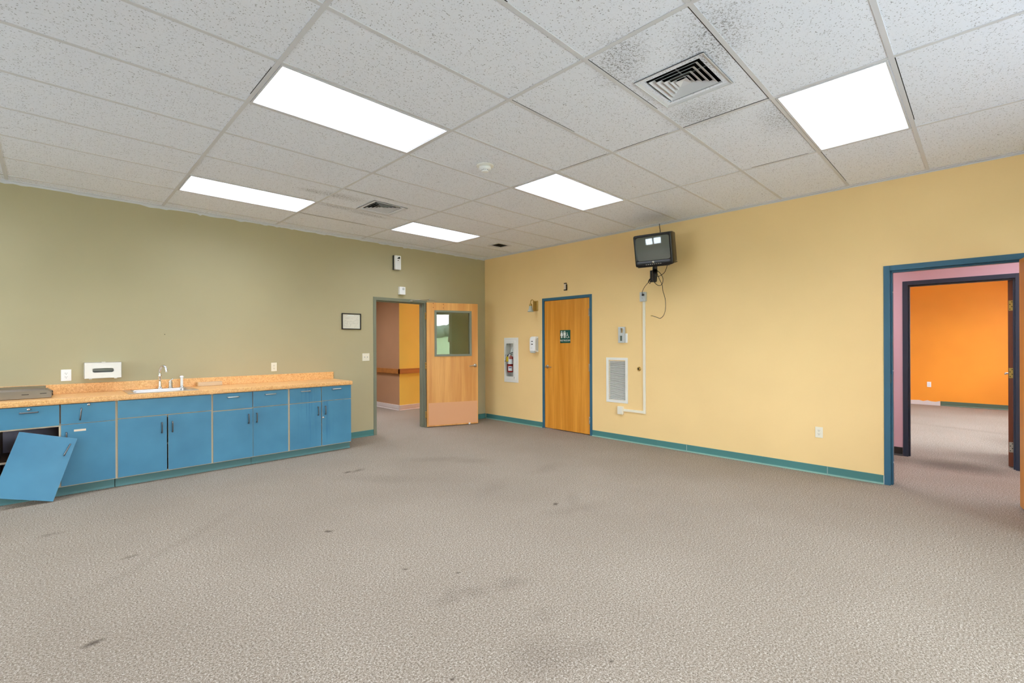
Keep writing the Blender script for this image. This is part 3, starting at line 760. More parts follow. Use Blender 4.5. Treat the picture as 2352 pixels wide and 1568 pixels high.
def panel(name, parent, x0, x1, z0, z1, mt='cabinet_blue', y0=-.630, th=.019):
    b = BM(); box(b, x0, x1, y0, y0 + th, z0, z1, 0, 1)
    return obj(name, b, [mt, 'cream_edge'], parent, .0008)
ZD0, ZD1, ZR0, ZR1 = .100, .663, .677, .858
def carcass(parent, x0, x1, divider=None, shelf=True, back='melamine'):
    b = BM(); y0, y1 = -.610, -.02
    box(b, x0, x0 + .018, y0, y1, .09, .866); box(b, x1 - .018, x1, y0, y1, .09, .866)
    box(b, x0 + .018, x1 - .018, y0, y1, .09, .108); box(b, x0 + .018, x1 - .018, -.04, -.026, .108, .866, 2)
    box(b, x0 + .018, x1 - .018, y0, y0 + .05, .850, .866); box(b, x0 + .018, x1 - .018, y0, y0 + .02, .655, .685)
    if divider: box(b, divider - .009, divider + .009, y0, -.045, .108, .85)
    if shelf: box(b, x0 + .018, x1 - .018, -.58, -.045, .362, .380)
    box(b, x0 + .02, x1 - .02, -.545, -.53, 0, .09)
    for xe in (x0, x1 - .018): box(b, xe, xe + .018, y0 - .001, y0, .09, .866, 1)
    for (a, c) in ((x0 + .018, x1 - .018),): box(b, a, c, y0 - .001, y0, .655, .685, 1); box(b, a, c, y0 - .001, y0, .09, .108, 1)
    if divider: box(b, divider - .009, divider + .009, y0 - .001, y0, .108, .655, 1)
    if shelf: box(b, x0 + .018, x1 - .018, -.582, -.580, .362, .380, 1)
    obj('carcass', b, ['melamine', 'cream_edge', back], parent)
GRP = 'blue base cabinets under the orange counter'
c1 = thing('base_cabinet', 'blue base cabinet at the left edge, its left door missing and showing the dark inside', 'cabinet', (-5.80, 0, 0), 0, GRP)
c2 = thing('base_cabinet', 'blue base cabinet under the sink, one wide false front above two doors', 'cabinet', (-4.99, 0, 0), 0, GRP)
c3 = thing('base_cabinet', 'blue base cabinet with two drawers and clean doors, between sink cabinet and end cabinet', 'cabinet', (-4.18, 0, 0), 0, GRP)
c4 = thing('base_cabinet', 'blue base cabinet nearest the hall door, with drip marks and a door lock', 'cabinet', (-3.37, 0, 0), 0, GRP)
class loc_parent:
    pass
def at_world(par):   # parts of the cabinets are written in room coordinates
    for ch in par.children: ch.location = (ch.location[0] - par.location[0], ch.location[1], ch.location[2])
carcass(c1, -6.206, -5.397, -5.799, back='lilac_board'); carcass(c2, -5.397, -4.588); carcass(c3, -4.588, -3.779); carcass(c4, -3.779, -2.970)
d = panel('drawer', c1, -6.198, -5.804, ZR0 - .008, ZR1); pull(d, -6.000, .809, .108, False); lock(d, -6.001, .836)
d = panel('drawer', c1, -5.794, -5.408, ZR0 - .003, ZR1); pull(d, -5.659, .760, .102, True, .10); lock(d, -5.602, .843)
d = panel('door', c1, -5.794, -5.408, ZD0, ZD1 + .006); pull(d, -5.757, .545)
obj('tape_strip', boxes((-5.706, -5.622, -.6312, -.630, .598, .617)), 'tape', d, .004, 'beige strip of tape')
d = panel('false_front', c2, -5.390, -4.595, .684, ZR1)
d = panel('door', c2, -5.390, -4.996, ZD0, ZD1 + .013); pull(d, -5.040, .552)
d = panel('door', c2, -4.985, -4.596, ZD0, ZD1 + .013); pull(d, -4.950, .550)
d = panel('drawer', c3, -4.579, -4.183, ZR0 - .004, ZR1); pull(d, -4.384, .814, .108, False, mt='satin_nickel')
d = panel('drawer', c3, -4.176, -3.785, ZR0, ZR1); pull(d, -3.988, .816, .108, False, mt='satin_nickel')
d = panel('door', c3, -4.579, -4.179, ZD0, ZD1); pull(d, -4.226, .548)
d = panel('door', c3, -4.176, -3.785, ZD0, ZD1 + .006); pull(d, -4.139, .552)
d = panel('drawer', c4, -3.765, -3.377, ZR0, ZR1 + .002, 'cabinet_blue_dripped'); pull(d, -3.577, .820, .108, False, mt='satin_nickel')
d = panel('drawer', c4, -3.370, -2.973, ZR0 + .002, ZR1 + .002); pull(d, -3.177, .822, .108, False, mt='satin_nickel')
d = panel('door', c4, -3.765, -3.377, ZD0, ZD1 + .006, 'cabinet_blue_dripped'); pull(d, -3.420, .554)
d = panel('door', c4, -3.368, -2.973, ZD0, ZD1 + .010, 'cabinet_blue_dripped'); pull(d, -3.327, .556); lock(d, -3.352, .463)
for c in (c1, c2, c3, c4): at_world(c)

# the missing door, leaning against the cabinets
fd = thing('cabinet_door', 'blue cabinet door taken off and leaning crooked against the cabinets at the left edge', 'cabinet door', (-5.848, -.757, 0))
b = BM(); box(b, -.392, 0, 0, .018, 0, .560, 0, 1)
p = obj('panel', b, ['cabinet_blue', 'cream_edge'], fd, .0008)
h = pull(p, -.040, .452, .102, True, .12, y=0)
AN = math.radians(17)
p.matrix_basis = Matrix.Rotation(-math.radians(9), 4, 'X') @ Matrix.Rotation(AN, 4, 'Y')
p.location = (0, 0, .006)

# countertop
b = BM(); slab(b, 2, .872, .914, -6.62, -2.957, -.648, -.002, [(-5.285, -4.725, -.575, -.10)])
ct = obj('countertop', b, 'laminate', None, .006); tag(ct, 'long speckled orange laminate counter running along the olive wall', 'countertop')
b = BM(); prism(b, [(-.648, .872), (-.648, .866), (-.632, .866), (-.632, .872)], 'x', -6.62, -2.957); obj('front_lip', b, 'laminate', ct)
b = boxes((-6.62, -2.942, -.020, -.002, .914, 1.012)); obj('backsplash', b, 'laminate', ct, .003)
# side panel closing the run out of view
# sink
sk = thing('sink', 'stainless steel drop-in sink in the orange counter', 'sink', (-5.005, -.335, .914))
b = BM(); slab(b, 2, .0005, .006, -.302, .302, -.262, .262, [(-.245, .245, -.225, .150)]); obj('rim', b, 'stainless', sk, .003)
b = BM(); R = .05
def rr(hx, y0, y1, z, r, seg=6):
    out = []
    for (cx, cy, a0) in ((hx - r, y1 - r, 0), (-hx + r, y1 - r, 90), (-hx + r, y0 + r, 180), (hx - r, y0 + r, 270)):
        for k in range(seg + 1):
            a = math.radians(a0 + 90 * k / seg); out.append(b.verts.new((cx + r * math.cos(a), cy + r * math.sin(a), z)))
    return out
rings = [rr(.246, -.226, .151, .005, .045), rr(.240, -.220, .145, -.004, .045), rr(.232, -.212, .137, -.12, .05), rr(.215, -.195, .12, -.148, .05), rr(.19, -.17, .095, -.155, .05)]
for A, B in zip(rings, rings[1:]):
    for i in range(len(A)):
        f = b.faces.new((A[i], A[(i + 1) % len(A)], B[(i + 1) % len(A)], B[i])); f.smooth = True
b.faces.new(rings[-1])
ob = obj('basin', b, 'stainless', sk)
b = BM(); lathe(b, [(0, -.152), (.03, -.152), (.042, -.150), (.044, -.154)], 20); obj('drain', b, 'chrome', sk)
ft = thing('faucet', 'tall chrome gooseneck faucet standing on the back of the sink', 'faucet', (-4.986, -.135, .920))
b = BM(); lathe(b, [(0, 0), (.026, 0), (.025, .006), (.017, .014), (.0145, .03), (.0155, .05), (.0125, .07), (.0125, .115), (.0165, .13), (.017, .15), (.012, .165), (0, .166)], 24); obj('column', b, 'chrome', ft)
b = BM(); tube(b, [(0, 0, .15), (-.002, .0, .19), (.006, -.014, .235), (.022, -.04, .256), (.038, -.066, .244), (.046, -.078, .215), (.047, -.080, .196)], lambda t: .0135 - .002 * t, 12)
cyl(b, (.047, -.080, .200), (.047, -.080, .184), .0135, seg=16); obj('spout', b, 'chrome', ft)
fh = thing('lever_tap', 'short chrome single-lever tap to the right of the gooseneck faucet', 'tap', (-4.889, -.135, .920))
b = BM(); lathe(b, [(0, 0), (.024, 0), (.023, .006), (.019, .012), (.018, .05), (.019, .06), (.014, .078), (0, .084)], 24); obj('body', b, 'satin_nickel', fh)
b = BM(); tube(b, [(-.01, 0, .07), (.0, -.008, .088), (.012, -.02, .10), (.022, -.03, .105)], lambda t: .009 - .003 * t, 10); obj('lever', b, 'chrome', fh)
sp = thing('side_sprayer', 'white pull-out side sprayer at the right end of the sink', 'sprayer', (-4.778, -.10, .920))
b = BM(); lathe(b, [(0, 0), (.024, 0), (.022, .008), (.014, .012), (0, .012)], 24); obj('collar', b, 'chrome', sp)
b = BM(); lathe(b, [(0, .012), (.015, .012), (.014, .04), (.013, .09), (.014, .098), (.011, .102), (.017, .108), (.020, .118), (.016, .130), (0, .133)], 24); obj('spray_head', b, 'white_plastic', sp)
# cellophane box by the backsplash
bx = thing('food_wrap_box', 'long narrow tan box with a brown end lying against the backsplash right of the sink', 'box', (-4.49, -.047, .915))
b = boxes((-.122, .130, -.022, .022, 0, .046)); obj('carton', b, 'wrap_film', bx, .003)
b = boxes((-.135, -.122, -.023, .023, 0, .047)); obj('end_flap', b, 'cardboard', bx, .001)
# stainless housing lying at the left end
hd = thing('steel_housing', 'brushed stainless steel housing with two slots, lying on the counter at the left edge', 'metal housing', (-6.2, -.3, .914))
b = BM(); prism(b, [(-.40, .002), (.345, .002), (.348, .040), (.340, .060), (.318, .078), (-.40, .078)], 'y', -.145, -.12)
prism(b, [(-.40, .002), (.345, .002), (.352, .05), (.318, .078), (-.40, .078)], 'y', -.12, .16)
obj('front_panel', b, 'brushed_steel', hd, .004)
b = BM(); prism(b, [(-.14, .078), (.17, .078), (.17, .101), (-.12, .094)], 'x', -.40, .306); obj('lid', b, 'brushed_steel', hd, .003)
for q in ((.150, .196, -.1458, -.144, .040, .045), (.268, .312, -.1458, -.144, .044, .049)): obj('slot', boxes(q), 'dark_hole', hd)
b = BM(); lathe(b, [(0, 0), (.006, 0), (.004, .003), (0, .004)], 12, Matrix.Translation((.030, -.10, .088)) @ Matrix.Rotation(math.pi / 2, 4, 'X')); obj('rivet', b, 'chrome', hd)
b = boxes((.345, .356, -.06, .02, .015, .06)); obj('knob', b, 'black_plastic', hd, .004)

# ================================================================== OLIVE WALL THINGS
def duplex(name, label, x, z, mt='ivory_plastic', w=.070, h=.115, loc=None, rotz=0.0, decora=False, dark=False):
    t = thing(name, label, 'outlet', loc or (x, 0, z), rotz, None)
    b = boxes((-w / 2, w / 2, -.006, 0, -h / 2, h / 2)); obj('cover_plate', b, mt, t, .0025)
    b = BM()
    if decora: box(b, -.017, .017, -.0085, -.005, -.034, .034)
    else:
        for s in (-1, 1): cyl(b, (0, -.0085, s * .020), (0, -.005, s * .020), .0165, seg=20)
    fc = obj('receptacle', b, mt, t, .001)
    b = BM()
    for s in (-1, 1):
        zc = s * .019
        b = BM()
        box(b, -.008, -.0055, -.009, -.0083, zc - .001, zc + .008); box(b, .0055, .008, -.009, -.0083, zc, zc + .007); cyl(b, (0, -.009, zc - .007), (0, -.0083, zc - .007), .003, seg=8)
        obj('socket', b, 'dark_hole', fc)
    return t
duplex('wall_outlet', 'white two-gang-look outlet plate on the olive wall at the left end of the counter', -5.746, 1.101, 'white_plastic', .078, .118, decora=True)
duplex('wall_outlet', 'ivory outlet on the olive wall above the right half of the counter', -3.745, 1.110, 'ivory_plastic', decora=True)
t = thing('light_switch', 'ivory double toggle switch plate beside the hall door frame', 'switch', (-2.431, 0, 1.210))
b = boxes((-.058, .058, -.006, 0, -.058, .058)); obj('cover_plate', b, 'ivory_plastic', t, .0025)
for s in (-1, 1): obj('toggle', boxes((s * .023 - .005, s * .023 + .005, -.016, -.006, -.006, .010)), 'grey_plastic', t, .002)
# tissue / glove box holder
t = thing('tissue_dispenser', 'off-white metal tissue box holder with an oval opening, on the wall left of the sink', 'tissue dispenser', (-5.465, 0, 1.145))
W2, H2, D2_ = .148, .083, .118
b = BM(); ov = []
def frontplate(bm, hx, hz, y0, y1, rx, rz):
    n = 32; inner = []; outer = []
    for k in range(n):
        a = 2 * math.pi * k / n; ca, sa = math.cos(a), math.sin(a)
        ix = (rx - rz) * (1 if ca > 0 else -1) + rz * ca if abs(ca) > 1e-6 else 0
        iz = rz * sa; inner.append((ix, iz))
        m = max(abs(ca) / hx, abs(sa) / hz); outer.append((ca / m, sa / m))
    # force the four corners onto outline points
    for cx, cz in ((hx, hz), (-hx, hz), (-hx, -hz), (hx, -hz)):
        j = min(range(n), key=lambda q: (outer[q][0] - cx) ** 2 + (outer[q][1] - cz) ** 2); outer[j] = (cx, cz)
    L = {}
    for nm, P in (('i', inner), ('o', outer)):
        for y in (y0, y1): L[nm, y] = [bm.verts.new((u, y, v)) for u, v in P]
    for k in range(n):
        j = (k + 1) % n
        for y in (y0, y1): bm.faces.new((L['i', y][k], L['i', y][j], L['o', y][j], L['o', y][k]))
        for nm in 'io': bm.faces.new((L[nm, y0][k], L[nm, y0][j], L[nm, y1][j], L[nm, y1][k]))
frontplate(b, W2, H2, -D2_, -D2_ + .002, .086, .022)
box(b, -W2, -W2 + .002, -D2_, 0, -H2, H2); box(b, W2 - .002, W2, -D2_, 0, -H2, H2); box(b, -W2, W2, -D2_, 0, H2 - .002, H2); box(b, -W2, W2, -D2_, 0, -H2, -H2 + .002); box(b, -W2, W2, -.004, -.001, -H2, H2)
obj('case', b, 'offwhite_enamel', t)
b = boxes((-.012, .018, -D2_ - .004, -D2_ + .02, H2, H2 + .006)); obj('clip', b, 'offwhite_enamel', t)
for s in (-1, 1): obj('hinge', boxes((s * .1 - .012, s * .1 + .012, -D2_ - .003, -D2_ + .012, -H2 - .007, -H2 + .001)), 'offwhite_enamel', t)
b = boxes((-.13, .13, -.085, -.01, -.07, -.012)); obj('tissue_carton', b, 'backing_grey', t)
# framed document
t = thing('picture_frame', 'black framed floor plan sheet on the olive wall left of the hall door', 'picture', (-2.663, 0, 1.7485))
b = BM(); slab(b, 1, -.018, 0, -.150, .150, -.120, .120, [(-.136, .136, -.106, .106)]); obj('frame', b, 'black_frame', t, .002)
b = boxes((-.138, .138, -.008, -.004, -.108, .108)); sh = obj('sheet', b, 'paper', t)
b = BM()
random.seed(11)
def ln(x0, z0, x1, z1, w=.0008):
    d = Vector((x1 - x0, 0, z1 - z0)); n = Vector((-d.z, 0, d.x)).normalized() * w
    P = [Vector((x0, -.0084, z0)) + n, Vector((x1, -.0084, z1)) + n, Vector((x1, -.0084, z1)) - n, Vector((x0, -.0084, z0)) - n]
    b.faces.new([b.verts.new(q) for q in P])
for (u0, v0, u1, v1) in ((-.11, .005, .03, -.005), (.03, -.005, .07, .02), (-.11, .005, -.115, -.07), (-.115, -.07, -.02, -.075), (-.02, -.075, .0, -.03), (.0, -.03, .10, -.035), (.10, -.035, .105, .03), (.105, .03, .07, .02), (.04, -.09, .075, -.06), (-.06, .0, -.065, -.06), (-.03, -.02, -.01, -.06), (-.1, -.03, -.06, -.035), (.03, -.005, .03, -.035), (-.09, .045, -.04, .045), (-.09, .052, -.02, .052)):
    ln(u0, v0, u1, v1)
for k in range(36):
    u, v = random.uniform(-.11, .09), random.uniform(-.08, .07); ln(u, v, u + random.uniform(.004, .016), v + random.uniform(-.004, .004), .0007)
obj('plan_lines', b, 'pencil', sh)
obj('plan_title', boxes((-.06, .045, -.0088, -.008, .082, .096), (.052, .110, -.0088, -.008, .086, .094)), ['sign_white'], sh)
t = thing('nail', 'small dark nail in the olive wall above the sink', 'nail', (-4.923, 0, 1.529))
b = BM(); cyl(b, (0, 0, 0), (0, -.012, .003), .0035, seg=10); obj('head', b, 'dark_bronze', t)
# air freshener and chime
t = thing('air_freshener', 'tall white air freshener dispenser high on the olive wall', 'air freshener', (-1.908, 0, 2.709))
b = boxes((-.056, .056, -.030, 0, -.116, .116)); obj('back_plate', b, 'black_plastic', t, .003)
b = boxes((-.050, .058, -.072, -.030, -.114, .114)); obj('cover', b, 'white_plastic', t, .008, seg=3)
b = BM(); prism(b, [(-.018, .062), (.036, .062), (.036, .094), (.018, .092)], 'y', -.0735, -.0715); cyl(b, (.004, -.0735, .036), (.004, -.0715, .036), .008, seg=14); obj('nozzle_opening', b, 'dark_hole', t)
t = thing('motion_sensor', 'small white box sensor on the olive wall just above the hall door frame', 'sensor', (-1.815, 0, 2.2685))
b = boxes((-.052, .052, -.058, 0, -.063, .063)); obj('case', b, 'white_plastic', t, .006, seg=3)
b = BM(); cyl(b, (.012, -.060, .028), (.012, -.057, .028), .020, seg=24); obj('speaker_disc', b, 'grey_plastic', t)

# ================================================================== YELLOW WALL THINGS
# extinguisher cabinet (centre y=-.7085, z 0.716..1.513)
t = thing('extinguisher_cabinet', 'white recessed extinguisher cabinet with a clear bulging cover, on the yellow wall by the corner', 'cabinet', (0, -.7085, 1.1145), E90)
b = BM(); slab(b, 1, -.012, 0, -.179, .179, -.398, .398, [(-.115, .073, -.30, .30)]); obj('trim_frame', b, 'offwhite_enamel', t, .005)
b = BM(); slab(b, 1, -.022, -.012, -.146, .114, -.345, .345, [(-.108, .066, -.293, .293)]); obj('door_frame', b, 'offwhite_enamel', t, .003)
b = boxes((-.14, .10, .105, .108, -.335, .335), (-.140, -.137, .002, .105, -.335, .335), (.096, .099, .002, .105, -.335, .335), (-.14, .10, .002, .105, -.335, -.332), (-.14, .10, .002, .105, .332, .335)); obj('tub', b, 'offwhite_enamel', t)
b = BM(); nx, nz = 14, 26; G = []
for i in range(nx + 1):
    row = []
    for j in range(nz + 1):
        u = -1 + 2 * i / nx; v = -1 + 2 * j / nz
        row.append(b.verts.new((-.021 + u * .090, -.020 - .065 * (1 - u ** 4) ** .5 * (1 - abs(v) ** 3) ** .6, v * .296)))
    G.append(row)
for i in range(nx):
    for j in range(nz):
        f = b.faces.new((G[i][j], G[i + 1][j], G[i + 1][j + 1], G[i][j + 1])); f.smooth = True
obj('cover_bubble', b, 'clear_acrylic', t)
b = BM(); cyl(b, (-.128, -.036, -.02), (-.128, -.02, -.02), .008, seg=14); obj('latch', b, 'black_plastic', t)
for q in ((.085, .092, -.0228, -.022, -.325, -.30), (.085, .090, -.0228, -.022, -.295, -.288)): obj('marking', boxes(q), 'black_matte', t)
# extinguisher
fx = thing('fire_extinguisher', 'red fire extinguisher with a yellow tag inside the white wall cabinet', 'fire extinguisher', (.030, -.655, .895), E90)
b = BM(); lathe(b, [(0, 0), (.052, 0), (.056, .004), (.056, .245), (.050, .268), (.034, .284), (.018, .290), (.018, .300), (0, .300)], 32); obj('cylinder', b, 'red_steel', fx)
def arc(r, z0, z1, a0, a1, n=14):
    b = BM(); P = [[b.verts.new((q * math.cos(math.radians(a0 + (a1 - a0) * k / n)), q * math.sin(math.radians(a0 + (a1 - a0) * k / n)), z)) for k in range(n + 1)] for q, z in ((r, z0), (r + .0004, z0), (r + .0004, z1), (r, z1))]
    for i in range(4):
        for k in range(n): b.faces.new((P[i][k], P[i][k + 1], P[(i + 1) % 4][k + 1], P[(i + 1) % 4][k]))
    return b
obj('lower_label', arc(.0563, .026, .108, -95, -10), 'label_white', fx)
obj('label_print', arc(.0568, .074, .092, -80, -28), 'label_blue', fx)
b = BM(); lathe(b, [(.0565, .135), (.0570, .135), (.0570, .142), (.0565, .142)], 32); obj('strap', b, 'black_matte', fx)
b = arc(.0563, .148, .235, -150, -5); obj('upper_label', b, 'label_white', fx)
b = boxes((-.012, .012, -.012, .012, .298, .330)); prism(b, [(-.045, .322), (.05, .345), (.056, .356), (.04, .358), (-.02, .338)], 'y', -.008, .008); prism(b, [(-.03, .305), (.052, .318), (.052, .325), (-.03, .315)], 'y', -.008, .008)
obj('valve', b, 'black_plastic', fx, .001)
b = BM(); lathe(b, [(0, 0), (.016, 0), (.016, .006), (0, .006)], 16, Matrix.Translation((.0, -.012, .312)) @ Matrix.Rotation(math.pi / 2, 4, 'X')); obj('gauge', b, 'chrome', fx)
b = BM(); tube(b, [(-.012, 0, .315), (-.05, -.01, .31), (-.072, -.01, .25), (-.070, -.008, .17), (-.064, -.005, .12)], .007, 8); obj('hose', b, 'black_matte', fx)
b = BM(); prism(b, [(-.052, .19), (-.048, .28), (.0, .282), (.010, .275), (.004, .19)], 'y', -.062, -.0605); obj('tag', b, 'tag_yellow', fx)
b = BM(); prism(b, [(.012, .20), (.016, .325), (.032, .33), (.024, .20)], 'y', -.062, -.0605); obj('seal_tag', b, 'label_white', fx)
# wall sconce
t = thing('wall_sconce', 'brass wall sconce with one frosted bell glass shade, left of the restroom door', 'wall light', (0, -1.302, 2.045), E90)
b = boxes((-.055, .055, -.012, 0, -.083, .083), (-.047, .047, -.018, -.012, -.074, .074)); obj('back_plate', b, 'brass', t, .003)
b = BM(); tube(b, [(0, -.015, .055), (0, -.045, .078), (0, -.085, .098), (0, -.12, .082), (0, -.128, .045), (0, -.128, .02)], .0065, 10); cyl(b, (0, -.02, .02), (0, -.03, .02), .008, seg=12); obj('arm', b, 'brass', t)
b = BM(); lathe(b, [(0, .034), (.012, .032), (.024, .018), (.026, 0), (.026, -.008), (0, -.008)], 24, Matrix.Translation((0, -.128, .0))); obj('shade_holder', b, 'brass', t)
b = BM(); lathe(b, [(.024, -.004), (.028, -.03), (.034, -.06), (.044, -.085), (.056, -.105), (.0545, -.105), (.042, -.085), (.032, -.06), (.026, -.03), (.022, -.004)], 32, Matrix.Translation((0, -.128, .0))); obj('glass_shade', b, 'frosted_glass', t)
# soap dispenser
t = thing('soap_dispenser', 'white and grey soap dispenser between the extinguisher cabinet and the restroom door', 'soap dispenser', (0, -1.305, 1.385), E90)
b = BM(); prism(b, [(0, .142), (-.05, .142), (-.08, .132), (-.098, .110), (-.104, .07), (-.104, -.06), (-.100, -.105), (0, -.125)], 'x', -.060, .060); obj('case', b, 'white_plastic', t, .012, seg=4)
b = BM(); prism(b, [(-.01, .115), (-.05, .115), (-.072, .09), (-.078, .04), (-.078, -.07), (-.070, -.095), (-.01, -.105)], 'x', -.0615, .0615); obj('side_panel', b, 'grey_plastic', t, .004, label='grey side cheek')
b = BM(); prism(b, [(-.055, -.10), (-.102, -.098), (-.106, -.132), (-.062, -.140)], 'x', -.045, .045); obj('push_bar', b, 'grey_plastic', t, .005)
for q in ((-.018, .022, -.1052, -.103, .052, .064), (-.018, .022, -.1052, -.103, .004, .017)): obj('sight_window', boxes(q), 'black_matte', t)
b = BM(); text_mesh(b, 'soap', .016, (-.008, -.1048, -.055)) if False else box(b, -.026, .008, -.1048, -.104, -.056, -.050); obj('maker_mark', b, 'grey_plastic', t)
# clip bracket above the restroom door
t = thing('wall_clip', 'small beige box clip with brass ends on the wall above the restroom door', 'wall clip', (0, -1.951, 2.312), E90)
obj('plate', boxes((-.020, .020, -.020, 0, -.045, .045)), 'tape', t, .002)
obj('clip', boxes((-.022, .030, -.026, 0, -.060, -.045), (.021, .031, -.024, 0, -.045, .035), (-.020, .022, -.024, 0, .045, .060)), 'dark_bronze', t, .001)
# return grille
t = thing('air_return_grille', 'tall white louvred return air grille low on the yellow wall right of the restroom door', 'air vent', (0, -2.894, .8705), E90)
b = BM(); slab(b, 1, -.010, 0, -.181, .181, -.3275, .3275, [(-.140, .140, -.290, .290)]); obj('frame', b, 'offwhite_enamel', t, .003)
b = BM(); n = 36
for k in range(n):
    z = -.287 + k * .5775 / n
    prism(b, [(-.006, z), (-.008, z + .0015), (.006, z + .0105), (.008, z + .009)], 'x', -.14, .14)
obj('louvres', b, 'offwhite_enamel', t)
obj('duct', boxes((-.138, .138, .03, .035, -.288, .288)), 'dark_hole', t)
# thermostat in its metal guard
t = thing('thermostat', 'white digital thermostat in a grey metal bracket above the return grille', 'thermostat', (0, -2.992, 1.526), E90)
obj('wall_plate', boxes((-.02, .082, -.012, 0, -.114, .02)), 'white_plastic', t, .004)
b = BM(); slab(b, 1, -.040, -.014, -.054, .054, -.114, .114, [(-.014, .020, .028, .095)]); obj('guard', b, 'grey_plastic', t, .004)
obj('mount', boxes((-.03, .03, -.014, 0, -.09, .02)), 'grey_plastic', t)
obj('display', boxes((-.018, .014, -.0415, -.040, -.086, -.012)), 'lcd', t, .001)
b = BM()
for k in range(4):
    for u in (-.034, .030): obj('button', boxes((u - .003, u + .003, -.0412, -.040, -.072 + k * .018, -.069 + k * .018)), 'backing_grey', t)
# key switch
t = thing('wall_lock', 'round brass keyed knob set in the yellow wall beside the raceway', 'wall lock', (0, -3.253, 1.046), E90)
b = BM(); lathe(b, [(0, 0), (.029, 0), (.028, .005), (.022, .008), (.020, .020), (.014, .024), (.013, .019), (0, .019)], 28, Matrix.Rotation(math.pi / 2, 4, 'X')); obj('rose', b, 'brass', t)
b = BM(); cyl(b, (0, -.021, 0), (0, -.018, 0), .010, seg=16); box(b, -.0015, .0015, -.0225, -.021, -.006, .006, 1); obj('key_cylinder', b, ['dark_bronze', 'dark_hole'], t)
# raceway with its boxes
t = thing('cable_raceway', 'cream surface raceway running down from the outlet below the television and turning left', 'cable raceway', (0, -3.340, .43), E90)
b = boxes((-.018, .018, -.020, -.001, .0, 1.553)); obj('vertical_channel', b, 'ivory_plastic', t, .002)
b = boxes((-.331, -.018, -.020, -.001, -.0, .034)); obj('horizontal_channel', b, 'ivory_plastic', t, .002)
b = boxes((-.020, .020, -.022, -.001, -.003, .038)); obj('elbow', b, 'ivory_plastic', t, .002)
t = thing('junction_box', 'small cream junction box at the lower left end of the raceway', 'junction box', (0, -2.965, .4405), E90)
obj('box', boxes((-.044, .044, -.042, 0, -.0565, .0565)), 'ivory_plastic', t, .003); obj('cover', boxes((-.040, .040, -.045, -.042, -.053, .053)), 'ivory_plastic', t, .001)
t = duplex('wall_outlet', 'grey surface outlet box on the yellow wall below the television', 0, 0, 'grey_plastic', .086, .128, (-.040, -3.334, 2.048), E90)
obj('back_box', boxes((-.043, .043, .0, .040, -.064, .064)), 'grey_plastic', t, .003)
duplex('wall_outlet', 'ivory outlet low on the yellow wall near the right-hand doorway', 0, 0, 'ivory_plastic', loc=(0, -5.4035, .443), rotz=E90)
duplex('wall_outlet', 'pale outlet on the orange wall in the far room', 0, 0, 'white_plastic', loc=(XE, -5.789, .458), rotz=E90)

# ------------------------------------------------------------------ television
th, ti = .178, .254
tv = thing('television', 'old black tube television tilted down from a wall bracket high on the yellow wall', 'television', (0, 0, 0))
n = Vector((-math.cos(th), -math.sin(th), 0)); u = Vector((math.sin(th), -math.cos(th), 0)); up = Vector((0, 0, 1))
n2 = n * math.cos(ti) - up * math.sin(ti); up2 = up * math.cos(ti) + n * math.sin(ti)
C0 = Vector((-.55, -3.764, 2.560))
M3 = Matrix((u, -n2, up2)).transposed().to_4x4(); M3.translation = C0      # local x = viewer's right, y = into the set, z = up
tv.matrix_world = M3
w, h = .4715 / 2, .393 / 2
def rrect(hx, z0, z1, r, y, bm, seg=5, inset=0.0):
    out = []
    for (cx, cz, a0) in ((hx - r, z1 - r, 0), (-hx + r, z1 - r, 90), (-hx + r, z0 + r, 180), (hx - r, z0 + r, 270)):
        for k in range(seg + 1):
            a = math.radians(a0 + 90 * k / seg); out.append(bm.verts.new((cx + r * math.cos(a), y, cz + r * math.sin(a))))
    return out
def loft(bm, rings, cap0=False, cap1=False, smooth=True):
    for A, B in zip(rings, rings[1:]):
        for i in range(len(A)):
            f = bm.faces.new((A[i], A[(i + 1) % len(A)], B[(i + 1) % len(A)], B[i])); f.smooth = smooth
    if cap0: bm.faces.new(rings[0])
    if cap1: bm.faces.new(rings[-1][::-1])
b = BM()
so, si = (.198, -.128, .158), (.186, -.118, .150)
rings = [rrect(w - .006, -h + .004, h - .004, .02, .13, b), rrect(w, -h, h, .022, .11, b), rrect(w, -h, h, .022, .012, b), rrect(w - .006, -h + .006, h - .006, .02, 0, b),
         rrect(.216, -.134, .176, .028, -.002, b), rrect(.206, -.126, .168, .028, .014, b)]
loft(b, rings); obj('bezel', b, 'black_plastic', tv)
b = BM(); nx, nz = 20, 16; G = []
for i in range(nx + 1):
    G.append([b.verts.new(((-1 + 2 * i / nx) * .207, .018 - .014 * (1 - (-1 + 2 * i / nx) ** 2) * 1.0 - .010 * (1 - (-1 + 2 * j / nz) ** 2), .021 + (-1 + 2 * j / nz) * .148)) for j in range(nz + 1)])
for i in range(nx):
    for j in range(nz):
        f = b.faces.new((G[i][j], G[i + 1][j], G[i + 1][j + 1], G[i][j + 1])); f.smooth = True
obj('screen', b, 'crt_glass', tv)
b = BM(); loft(b, [rrect(w - .008, -h + .008, h - .008, .02, .11, b), rrect(w - .012, -h + .012, h - .014, .02, .22, b), rrect(w - .05, -h + .014, h - .07, .03, .32, b), rrect(w - .09, -h + .02, h - .12, .03, .41, b)], cap1=True)
obj('back_shell', b, 'black_plastic', tv)
b = BM(); lathe(b, [(0, 0), (.014, 0), (.013, .002), (0, .003)], 24, Matrix.Translation((-.006, -.001, -.147)) @ Matrix.Rotation(math.pi / 2, 4, 'X')); obj('badge', b, 'satin_nickel', tv)
b = BM()
for k in range(8): obj('button', boxes((-.10 + k * .026, -.088 + k * .026, -.004, .0, -.176, -.170)), 'satin_nickel', tv)
